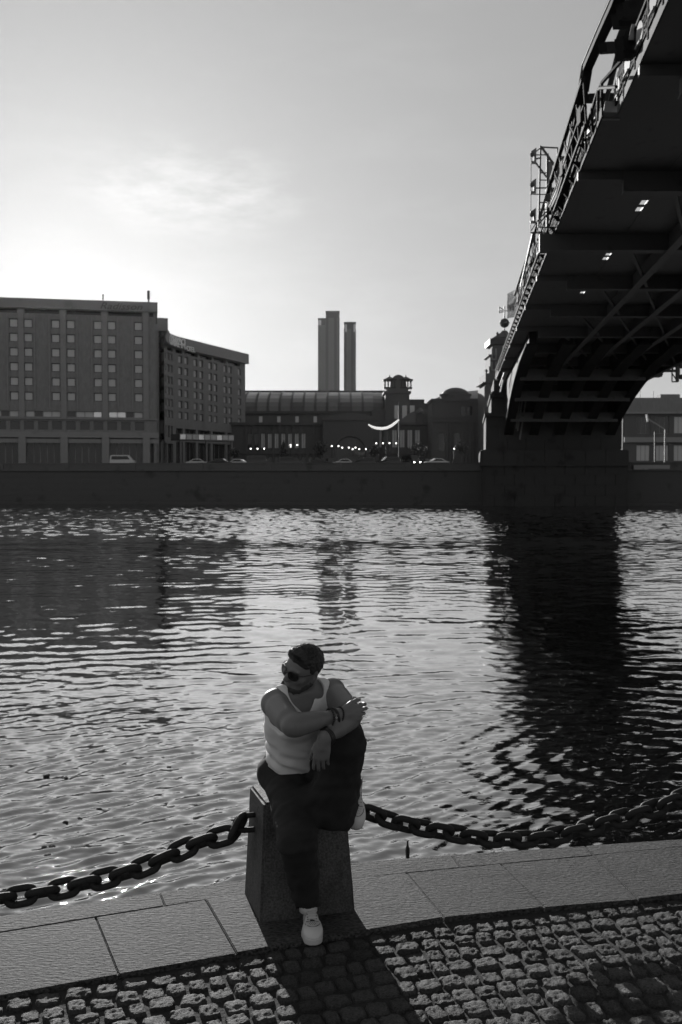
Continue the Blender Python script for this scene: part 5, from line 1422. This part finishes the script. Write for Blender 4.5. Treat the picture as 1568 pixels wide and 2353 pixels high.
SPINE = [(693, 1798, 4.85, .160, .122), (686, 1765, 4.81, .140, .112), (682, 1735, 4.76, .131, .107), (682, 1703, 4.71, .131, .107),
         (684, 1672, 4.66, .136, .110), (688, 1642, 4.61, .143, .112), (694, 1616, 4.58, .145, .100)]
def torso(f, g=0.0):
    pts = [(A(px, py, Y), w, d) for px, py, Y, w, d in SPINE]
    for i in range(len(pts) - 1):
        for t in (0, .5) if i < len(pts) - 2 else (0, .5, 1):
            c = pts[i][0] * (1 - t) + pts[i + 1][0] * t; w = pts[i][1] * (1 - t) + pts[i + 1][1] * t; d = pts[i][2] * (1 - t) + pts[i + 1][2] * t
            k = (i + t) / (len(pts) - 1); e = nrm(PE * (1 - k) + TE * k); up = nrm(TU * k + V(0, 0, 1) * (1 - k)); fw_ = nrm(np.cross(up, e)); fw_ = fw_ if fw_[1] < 0 else -fw_; up = np.cross(e, fw_)
            f.ell(c, np.array([e, fw_, up]), (w + g, d + g, .085 + g), .035)
    f.ell(MIDS - TU * .06 - TF * .01, TR, (.165 + g, .10 + g, .085 + g), .04)
    for sg in (1, -1):
        f.ell(CHE + TE * .072 * sg + TF * .065 + TU * .035, TR, (.082 + g, .05 + g, .062 + g), .03)         # pectorals
        f.cap(NECK - TF * .015 + TU * .015, (R_SH if sg > 0 else L_SH) + TU * .03 - TF * .02 - TE * sg * .03, .046 + g, .036 + g, .04)   # trapezius
        f.ell(CHE + TE * (.102 * sg - .012) - TF * .04 + TU * -.01, TR, (.045 + g, .06 + g, .11 + g), .04)            # lats
# head axes
HF = nrm(V(-.70, -.69, -.17)); HR = V(-.69, .62, .42); HR = nrm(HR - HF * (HR @ HF)); HU = nrm(np.cross(HR, HF))
HM = np.array([HR, HF, HU])
HS = .90
def H(r, f, u): return HC + (HR * r + HF * f + HU * u) * HS
class HField:
    def __init__(s, f): s.f = f
    def ell(s, c, R, rad, k=.02, op='add'): s.f.ell(c, R, tuple(x * HS for x in rad), k, op)
    def cap(s, a, b, ra, rb, k=.02, op='add'): s.f.cap(a, b, ra * HS, rb * HS, k, op)
def skull(f, g=0.0, k=.02):
    f = HField(f)
    f.ell(H(0, -.012, .032), HM, (.077 + g, .098 + g, .083 + g), k)
    f.ell(H(0, .015, .0), HM, (.070 + g, .080 + g, .085 + g), .03)
def build_head(f):
    skull(f)
    f = HField(f)
    f.ell(H(0, .036, -.045), HM, (.058, .060, .068), .03)             # cheeks and mouth
    f.ell(H(0, .068, -.093), HM, (.030, .026, .021), .025)            # chin
    for sg in (1, -1):
        f.cap(H(.056 * sg, -.005, -.05), H(.026 * sg, .062, -.098), .020, .018, .03)      # jaw
        f.ell(H(.047 * sg, .062, -.022), HM, (.022, .022, .017), .02)    # cheekbone
        f.ell(H(.031 * sg, .094, .010), HM, (.016, .012, .010), .012, 'cut')   # eye socket
        f.ell(H(.031 * sg, .081, .009), HM, (.013, .013, .012), .005)    # eyeball under lid
        f.cap(H(.014 * sg, .094, .029), H(.046 * sg, .084, .028), .0085, .007, .012)   # brow
        # ear
        f.ell(H(.078 * sg, -.012, -.008), HM, (.010, .019, .031), .008)
        f.ell(H(.086 * sg, -.006, -.004), HM, (.006, .010, .016), .006, 'cut')
        f.ell(H(.075 * sg, -.003, -.034), HM, (.008, .010, .011), .006)
        f.ell(H(.010 * sg, .108, -.030), HM, (.0085, .010, .0075), .008)  # nostril wing
    f.cap(H(0, .096, .018), H(0, .118, -.026), .0085, .0115, .014)     # nose
    f.ell(H(0, .100, -.056), HM, (.021, .008, .0052), .006); f.ell(H(0, .098, -.067), HM, (.018, .009, .006), .006)   # lips
    f.ell(H(0, .107, -.0612), HM, (.019, .006, .0016), .003, 'cut')
def neck(f):
    f = HField(f)
    f.cap(H(0, -.022, -.055), NECK + TF * -.01 - TU * .01, .056, .066, .03)
    f.cap(H(.03, .03, -.08), NECK + TF * .05 - TU * .03, .02, .018, .03)

def hand(f, W, D, N, T, s=1.0, curl=(.5, .6, .4), spread=.05, thumb=(.6, .35), curls=None):
    """W wrist, D along the fingers, N out of the palm, T towards the thumb"""
    D = nrm(D); N = nrm(N - D * (N @ D)); T = nrm(T - D * (T @ D) - N * (T @ N))
    R = np.array([T, D, N])
    P = lambda t, d, n: W + (T * t + D * d + N * n) * s
    f.cap(W - D * .02 * s, P(.0, .03, 0), .026 * s, .027 * s, .015)
    f.ell(P(.002, .052, 0), R, (.040 * s, .048 * s, .0155 * s), .012)
    f.ell(P(.024, .036, .010), R, (.017 * s, .030 * s, .015 * s), .012)     # ball of the thumb
    f.ell(P(-.024, .040, .008), R, (.013 * s, .032 * s, .013 * s), .010)
    base = [(.031, .088, .046, .027, .022, .0092), (.0105, .093, .051, .031, .023, .0095), (-.0105, .089, .047, .029, .022, .009), (-.030, .080, .037, .022, .019, .0078)]
    tips = []
    for i, (t, d, l1, l2, l3, r) in enumerate(base):
        c = curls[i] if curls else curl
        a = P(t, d, -.001); f.cap(P(t * .75, d - .035, -.003), a, .0105 * s, r * 1.08 * s, .008)
        ang = 0; yaw = (t / .03) * spread
        for l, b, rr in ((l1, c[0], r), (l2, c[1], r * .93), (l3, c[2], r * .84)):
            ang += b
            e = a + (D * math.cos(ang) * math.cos(yaw) + N * math.sin(ang) + T * math.sin(yaw) * math.cos(ang)) * l * s
            f.cap(a, e, rr * s, rr * .94 * s, .0035); a = e
        tips.append(a)
    a = P(.026, .022, .006); e = a + nrm(T * math.cos(thumb[0]) + D * math.sin(thumb[0]) + N * .25) * .042 * s
    f.cap(a, e, .0145 * s, .0115 * s, .010)
    e2 = e + nrm(T * math.cos(thumb[0] + thumb[1]) + D * math.sin(thumb[0] + thumb[1]) + N * .35) * .032 * s; f.cap(e, e2, .0108 * s, .0098 * s, .004)
    e3 = e2 + nrm(T * math.cos(thumb[0] + 1.7 * thumb[1]) + D * math.sin(thumb[0] + 1.7 * thumb[1]) + N * .45) * .026 * s; f.cap(e2, e3, .0098 * s, .008 * s, .004)

def arm(f, S, E_, W, bic):
    u = nrm(E_ - S); fo = nrm(W - E_)
    m = S + (E_ - S) * .5
    f.cap(S, E_, .049, .042, .03)
    f.ell(S + V(0, 0, .004), np.eye(3), (.064, .064, .066), .02)
    f.cap(S + u * .07 + bic * .012, S + u * .20 + bic * .014, .052, .046, .03)           # biceps / triceps
    f.cap(S + u * .08 - bic * .014, S + u * .20 - bic * .012, .046, .04, .03)
    f.cap(E_, W, .043, .026, .02)
    f.cap(E_ + fo * .035, E_ + fo * .11, .047, .039, .025)
    f.ell(W - fo * .012, np.eye(3), (.030, .030, .026), .015)
LO3, HI3 = V(-.47, 4.06, .02), V(.21, 5.02, 1.36)
body = Field(LO3, HI3, .0042)
torso(body, -.005); build_head(body); neck(body)
arm(body, R_SH, R_EL, R_WR, V(0, -.4, .9)); arm(body, L_SH, L_EL, L_WR, V(.6, -.2, .6))
for a_, b_, c_ in ((R_HIP, R_KN, R_AN), (L_HIP, L_KN, L_AN)):
    body.cap(a_, b_, .075, .05, .03); body.cap(b_, c_, .048, .034, .02)
# his right hand closes round the left arm at the elbow; his left hand hangs from the wrist
hand(body, R_WR + nrm(R_WR - R_EL) * .012, V(.88, .40, .0), V(-.40, .90, -.10), V(.05, .05, 1), .95,
     curls=((.45, .95, .6), (.55, 1.0, .6), (.65, 1.0, .6), (.7, .95, .6)), spread=.04, thumb=(1.05, .3))
hand(body, L_WR + nrm(L_WR - L_EL) * .01, V(-.10, .10, -1), V(.12, .98, .1), V(-1, .1, .05), .93,
     curls=((.28, .45, .3), (.35, .5, .3), (.42, .5, .3), (.5, .5, .3)), spread=.04, thumb=(1.15, .15))
finish(body, 'body', 'skin', man, 2)

# tank top
tank = Field(V(-.42, 4.36, .60), V(.06, 5.04, 1.24), .0042)
torso(tank, .009)
def folds(P):                                                        # slack cloth creasing across the belly
    q = (P - WAI); h = q @ TU; sd = q @ TE
    w = np.exp(-((h + .02) / .13) ** 2)
    return (.0068 * w * np.sin(h * 88 - sd * 30 + 2.4 * nz3(P, 13, .4)) + .0036 * nz3(P, 34, 1.3)).astype(np.float32)
tank.put(folds, V(-.42, 4.36, .60), V(.06, 5.04, 1.24), op='disp')
# neckline: a deep scoop in front, a shallow one behind
SC = [(703.5, 1637, .010), (702, 1627, .024), (699, 1611, .042), (695, 1595, .058), (694, 1578, .068)]      # the scoop from its foot to the collar
for (q0, q1) in zip(SC[:-1], SC[1:]):
    for t in (0, .33, .66):
        px, py, w = [q0[i] * (1 - t) + q1[i] * t for i in range(3)]
        c = A(px, py, 4.52); vd = nrm(V(0, 0, CAM_H) - c)
        tank.cap(c + vd * .12, c - vd * .06, w, w, .004, 'cut')
tank.cap(NECK - TF * .13 + TU * .045, NECK + TF * .02 + TU * .045, .062, .062, .006, 'cut')
for S, sg in ((R_SH, 1), (L_SH, -1)):
    c = S + TE * sg * (.030 if sg > 0 else .012) - TU * .03
    tank.ell(c, TR, (.080 if sg > 0 else .086, .16, .120), .006, 'cut')
tank.plane(A(690, 1770, 4.7), V(.16, .5, -1.0), .004)
finish(tank, 'tank_top', 'tank', man, 1)
# bindings round neck
# trousers
tro = Field(V(-.47, 4.22, .05), V(.22, 5.02, 1.02), .0046)
tro.ell(PEL + V(0, 0, -.005), PR, (.192, .145, .118), .03)
tro.cap(PEL + V(-.10, 0, .02), PEL + V(-.13, -.03, -.02), .085, .08, .03)
tro.cap(L_HIP, L_KN, .108, .090, .05)
L_HEM = A(766, 1868, 4.60)
tro.cap(L_KN + V(-.012, .0, -.01), L_HEM, .090, .104, .05)
tro.cap(L_KN + V(.012, .03, -.03), L_HEM + V(.035, .075, .03), .074, .085, .04)
tro.cap((R_HIP + R_KN) / 2 + V(.05, -.02, -.02), L_HEM + V(-.05, .0, .09), .075, .07, .07)
# cuffs: open legs
tro.plane(A(762, 1907, 4.50), nrm(V(.0, -.42, -1.0)) * 1.0, .004, V(-.30, 4.22, .10), V(.22, 5.02, .70))
tro.cap(L_HEM + V(0, 0, -.10), L_HEM + V(.0, -.03, .06), .074, .064, .004, 'cut')
tro.cap(R_HIP, R_KN, .104, .086, .06); tro.cap(R_KN, R_AN + V(0, 0, .0), .082, .060, .03)
tro.cap(R_KN + V(-.01, .01, -.02), R_KN + (R_AN - R_KN) * .6 + V(-.012, .03, 0), .072, .062, .03)
def tf(P):
    x = P
    return (.006 * nz3(P, 21, .3) + .0035 * nz3(P, 52, 2.2) + .003 * np.sin(P[..., 2] * 70 + 3 * nz3(P, 11, 5.)) ).astype(np.float32)
tro.put(tf, tro.lo, tro.lo + tro.h * (tro.n - 1), op='disp')
tro.plane(A(705, 2092, 4.50), V(.12, -.30, -1.0), .004, V(-.34, 4.3, .05), V(-.02, 4.8, .25))
tro.cap(R_AN + V(0, 0, -.06), R_AN + V(-.01, -.04, .10), .046, .05, .004, 'cut')
tro.cap(WAI + TU * .02, (WAI + PEL) / 2, .10, .12, .01, 'cut')                     # open waistband
finish(tro, 'trousers', 'trouser', man, 1)
# hair: thick on top, clipped at the sides
hair = Field(HC - .17, HC + .17, .0030)
skull(hair, .0045, .01)
HField(hair).ell(H(0, .010, .055), HM, (.065, .091, .072), .03)
HField(hair).ell(H(0, .052, .088), HM, (.052, .045, .032), .03)
hair.put(lambda P: (.0028 * nz3(P, 210, .7) + .003 * nz3(P, 95, 1.9)), HC - .17, HC + .17, op='disp')
def hairline(P):
    q = (P - HC) @ HM.T / HS; r, f_, u = q[..., 0], q[..., 1], q[..., 2]
    front = f_ - (.083 - .9 * np.clip(.062 - u, 0, .2) - .5 * np.abs(r) ** 1.2)      # behind the forehead line
    low = -.040 + .75 * np.clip(f_ + .045, -.1, .12) + .040 * np.exp(-((f_ + .012) / .022) ** 2) - u
    side = np.where(f_ > .03, .050 - u, low)
    return np.maximum(np.maximum(front, side), low)
for sg in (1, -1): HField(hair).ell(H(.080 * sg, -.012, -.008), HM, (.030, .024, .034), .004, 'cut')
hair.put(lambda P: -hairline(P), HC - .17, HC + .17, .004, 'cut', 0)
hob = finish(hair, 'hair', 'hair', man, 1)
b = MB(); hr = random.Random(4)
for k in range(1700):                                                # short upright locks break the outline
    th = hr.uniform(0, 6.283); rr = math.sqrt(hr.random())
    r, f_ = rr * .060 * math.cos(th), .016 + rr * .082 * math.sin(th)
    u = .055 + .074 * math.sqrt(max(0, 1 - (r / .074) ** 2 - ((f_ - .012) / .098) ** 2))
    p = H(r, f_, u - .004); d_ = nrm(HU * .8 + HF * (.25 + 3.2 * max(0, f_ - .03)) + HR * (r * 7 + hr.gauss(0, .35)) + HF * hr.gauss(0, .3)); L_ = hr.uniform(.007, .017)
    sd = nrm(np.cross(d_, HF + V(.1, .2, .3))) * .0011; tp = p + d_ * L_
    b.add([tuple(p - sd), tuple(p + sd), tuple(tp)], [(0, 1, 2)])
b.build('hair_tuft', M['hair'], man)
beard = Field(HC - .17, HC + .15, .0032)
hb_ = HField(beard); hb_.ell(H(0, .038, -.048), HM, (.064, .066, .075), .03); hb_.ell(H(0, .083, -.099), HM, (.036, .036, .034), .025)
for sg in (1, -1): hb_.cap(H(.058 * sg, -.003, -.052), H(.026 * sg, .066, -.104), .0235, .022, .03)
beard.put(lambda P: .003 * nz3(P, 160, .2) + .002 * nz3(P, 320, 1.1), HC - .17, HC + .15, op='disp')
def beardline(P):
    q = (P - HC) @ HM.T / HS; r, f_, u = q[..., 0], q[..., 1], q[..., 2]
    line = np.where(f_ > .055, -.071 + .15 * (f_ - .10), -.060 + .75 * np.clip(.050 - f_, 0, .08))
    return np.maximum(u - line, -.012 - f_)
beard.put(lambda P: -beardline(P), HC - .17, HC + .15, .004, 'cut', 0)
M['beard'] = gm('short_beard', .035, .8, .35, 90, bump=.6, bscale=220, dist=.003)
finish(beard, 'beard', 'beard', man, 1)
# sunglasses
gl = thing('sunglasses', Vector(H(0, .1, 0)), None, None); gl.parent = man; gl.location = Vector(H(0, .1, 0)) - man.location
for sg in (1, -1):
    pts = []
    for k in range(20):
        a_ = k / 20 * 2 * math.pi; cx_, sx_ = math.cos(a_), math.sin(a_)
        x = .0285 * math.copysign(abs(cx_) ** .75, cx_); y = .0245 * math.copysign(abs(sx_) ** .8, sx_) - .004
        if y < 0: x *= 1 - .12 * (-y / .028)
        pts.append(Vector(H((.034 + 0) * sg + x * (1 if sg > 0 else -1), .111 - .018 * ((.034 + x) / .06) ** 2, .011 + y)))
    MB().tube(pts, .0016, 6, closed=True).build('frame', M['wire'], gl, True)
    b = MB(); n = len(pts); off = Vector(HF * .0012); b.add([p + off for p in pts] + [p - off for p in pts], [tuple(range(n)), tuple(range(2 * n - 1, n - 1, -1))] + [(i, (i + 1) % n, n + (i + 1) % n, n + i) for i in range(n)])
    b.build('lens', M['lens'], gl)
    MB().tube([Vector(H(.061 * sg, .094, .019)), Vector(H(.073 * sg, .07, .018)), Vector(H(.081 * sg, .0, .012)), Vector(H(.080 * sg, -.022, .004)), Vector(H(.077 * sg, -.032, -.012))], .0017, 6).build('temple', M['wire'], gl, True)
MB().tube([Vector(H(.008, .114, .017)), Vector(H(0, .116, .019)), Vector(H(-.008, .114, .017))], .0016, 6).build('bridge', M['wire'], gl, True)
# wrist things
def band(c, ax, r, tr, name, mat, beads=0, sq=1.0, tilt=None):
    ax = nrm(ax); u = nrm(np.cross(ax, V(0, 0, 1))); w = np.cross(ax, u); pts = []
    for k in range(24):
        a_ = k / 24 * 6.283; pts.append(Vector(c + (u * math.cos(a_) + w * math.sin(a_) * sq) * r))
    if not beads: return MB().tube(pts, tr, 8, closed=True).build(name, M[mat], man, True)
    b = MB()
    for k in range(beads):
        a_ = k / beads * 6.283; p = c + (u * math.cos(a_) + w * math.sin(a_) * sq) * r
        b.lathe(tuple(p), [(tr * math.cos(t), tr * math.sin(t)) for t in np.linspace(-1.5, 1.5, 6)], 8)
    return b.build(name, M[mat], man, True)
rf = nrm(R_WR - R_EL)
band(R_WR - rf * .050, rf + V(.0, 0, -.12), .0375, .0048, 'bead_bracelet', 'bead', 24)
band(R_WR - rf * .022, rf + V(.1, 0, .15), .0345, .0058, 'cord_bracelet', 'bead')
band(R_WR - rf * .002, rf + V(-.1, 0, -.25), .0340, .0048, 'bead_bracelet', 'bead', 24)
bc = R_WR - rf * .022 + nrm(V(.12, -1, .1)) * .041
for k in (-2, -1, 0, 1, 2):
    p = bc + V(-.002, 0, 1) * .0062 * k; MB().lathe(tuple(p - V(0, 0, .001)), [(.0035 if k else .0058, -.0012 if k else -.003), (.0035 if k else .0058, .0012 if k else .003)], 8).build('bracelet_charm', M['silver'], man)
lf = nrm(L_WR - L_EL)
for q in (-.009, 0, .009): band(L_WR - lf * (.02 + q), lf, .0335, .0055, 'watch_strap', 'bead')
wc = L_WR - lf * .02 + nrm(np.cross(lf, V(.5, .5, .2))) * .0
fd = nrm(V(-.55, -.5, .6) - lf * (V(-.55, -.5, .6) @ lf)); wp = L_WR - lf * .02 + fd * .038
MB().tube([Vector(wp - fd * .005), Vector(wp + fd * .005)], .0195, 18).build('watch_case', M['bead'], man)
MB().tube([Vector(wp + fd * .0051), Vector(wp + fd * .0062)], .0165, 18).build('watch_face', M['lens'], man)
# shoes
def shoe(heel, D, U, name, s=1.0):
    D = nrm(D); U = nrm(U - D * (U @ D)); R = np.cross(D, U); RM = np.array([R, D, U])
    P = lambda r, d, u: heel + (R * r + D * d + U * u) * s
    root = thing(name, Vector(heel), None, None); root.parent = man; root.location = Vector(heel) - man.location
    def outline(P_, g=0.0):
        q = (P_ - heel) @ RM.T / s; x, y, z = q[..., 0], q[..., 1], q[..., 2]
        d = 9.0
        for (y0, r0, y1, r1, x1) in ((.040, .036, .12, .036, 0), (.12, .036, .20, .049, .002), (.20, .049, .252, .043, 0)):
            t = np.clip((y - y0) / (y1 - y0), 0, 1); d = np.minimum(d, np.hypot(x - x1 * t, y - (y0 + (y1 - y0) * t)) - (r0 + (r1 - r0) * t) - g)
        return d, z
    lo, hi = heel - .33 * s, heel + .33 * s
    c = P(0, .145, .06); lo, hi = c - .19 * s, c + .19 * s
    so = Field(lo, hi, .0036)
    def sole(P_): d, z = outline(P_, -.004); return np.maximum(d, np.abs(z - .012) - .009) - .004
    so.put(sole, lo, hi, .0); o1 = finish(so, 'sole', 'sole', root, 1)
    up = Field(lo, hi, .0036)
    def upper(P_):
        d, z = outline(P_, -.004); q = (P_ - heel) @ RM.T / s; y = q[..., 1]
        top = np.interp(y, [0, .03, .075, .10, .15, .20, .245, .29], [.105, .102, .098, .100, .083, .062, .050, .03])
        dd = np.maximum(d + .25 * np.clip(z - .03, 0, 1), z - top); return np.maximum(dd, .020 - z)
    up.put(upper, lo, hi, .0)
    up.ell(P(0, .232, .040), RM, (.044 * s, .054 * s, .030 * s), .02)
    up.cap(P(0, .045, .13), P(0, .052, .085), .030 * s, .026 * s, .006, 'cut')
    up.put(lambda P_: np.abs(outline(P_, -.020)[0] + .25 * np.clip(outline(P_)[1] - .03, 0, 1) + .004 * 0) * 0 + .0, lo, hi, op='disp')
    def top(r, d):                                                   # height of the upper at a place
        for z in np.arange(.125, .0, -.0008):
            i = np.round((P(r, d, z) - up.lo) / up.h).astype(int)
            if (i >= 0).all() and (i < up.n).all() and up.D[tuple(i)] < 0: return z + .0012
        return .02
    finish(up, 'upper', 'leather', root, 2)
    tg = Field(lo, hi, .0036); tg.cap(P(0, .115, .085), P(0, .085, .135), .024 * s, .022 * s, .01); tg.plane(P(0, .0, .138), U, .003); tg.ell(P(0, .07, .12), RM, (.017 * s, .03 * s, .05 * s), .004, 'cut')
    finish(tg, 'tongue', 'leather', root, 1)
    for k in range(6):
        d = .110 + k * .0145; w = .020 - .0008 * k
        MB().tube([Vector(P(x, d + .10 * x, top(x, d + .10 * x))) for x in np.linspace(-w, w, 7)], .0026 * s, 6).build('lace', M['sole'], root, True)
        for sg in (-1, 1):
            x = sg * (w + .004); MB().lathe(tuple(P(x, d + .10 * x, top(x, d + .10 * x))), [(.0001, -.002), (.0036 * s, 0), (.0001, .0022)], 8).build('eyelet', M['bead'], root)
    for (kx, d0, kd) in ((.034, .204, .050), (.029, .200, 0)):
        pts = []
        for a_ in np.linspace(.12, math.pi - .12, 17):
            x, d = kx * math.cos(a_), d0 + kd * math.sin(a_); pts.append(Vector(P(x, d, top(x, d))))
        MB().tube(pts, .0014 * s, 5).build('toe_seam', M['shade_and_seam'], root)
    for (r, d) in [(i * .009, .214) for i in (-2, -1, 0, 1, 2)] + [(i * .009, .226) for i in (-1.5, -.5, .5, 1.5)] + [(i * .009, .238) for i in (-1, 0, 1)]:
        MB().lathe(tuple(P(r, d, top(r, d))), [(.0001, -.002), (.0021 * s, 0), (.0001, .0016)], 6).build('vent_hole', M['bead'], root)
    MB().tube([Vector(P(x, .195, top(x, .195) + .001)) for x in (-.010, 0, .010)], .0038 * s, 6).build('lace_tag', M['bead'], root)
    return root
shoe(V(-.147, 4.680, .0), V(.08, -1, 0.0), V(0, 0, 1), 'shoe', 1.0)
LT_ = A(817, 1903, 4.62); LD_ = nrm(V(.02, -.70, -.70))
shoe(LT_ - LD_ * .275 + nrm(V(0, -.7, .7)) * -.01, LD_, V(.16, -.7, .7), 'shoe', .96)
MB().tube([Vector(R_AN + V(0, .01, -.03)), Vector(R_AN + V(0, 0, .03))], [.043, .040], 14).build('sock', M['tank'], man, True)
MB().tube([Vector(L_AN + V(0, .01, -.03)), Vector(L_AN + V(0, 0, .03))], [.043, .040], 14).build('sock', M['tank'], man, True)
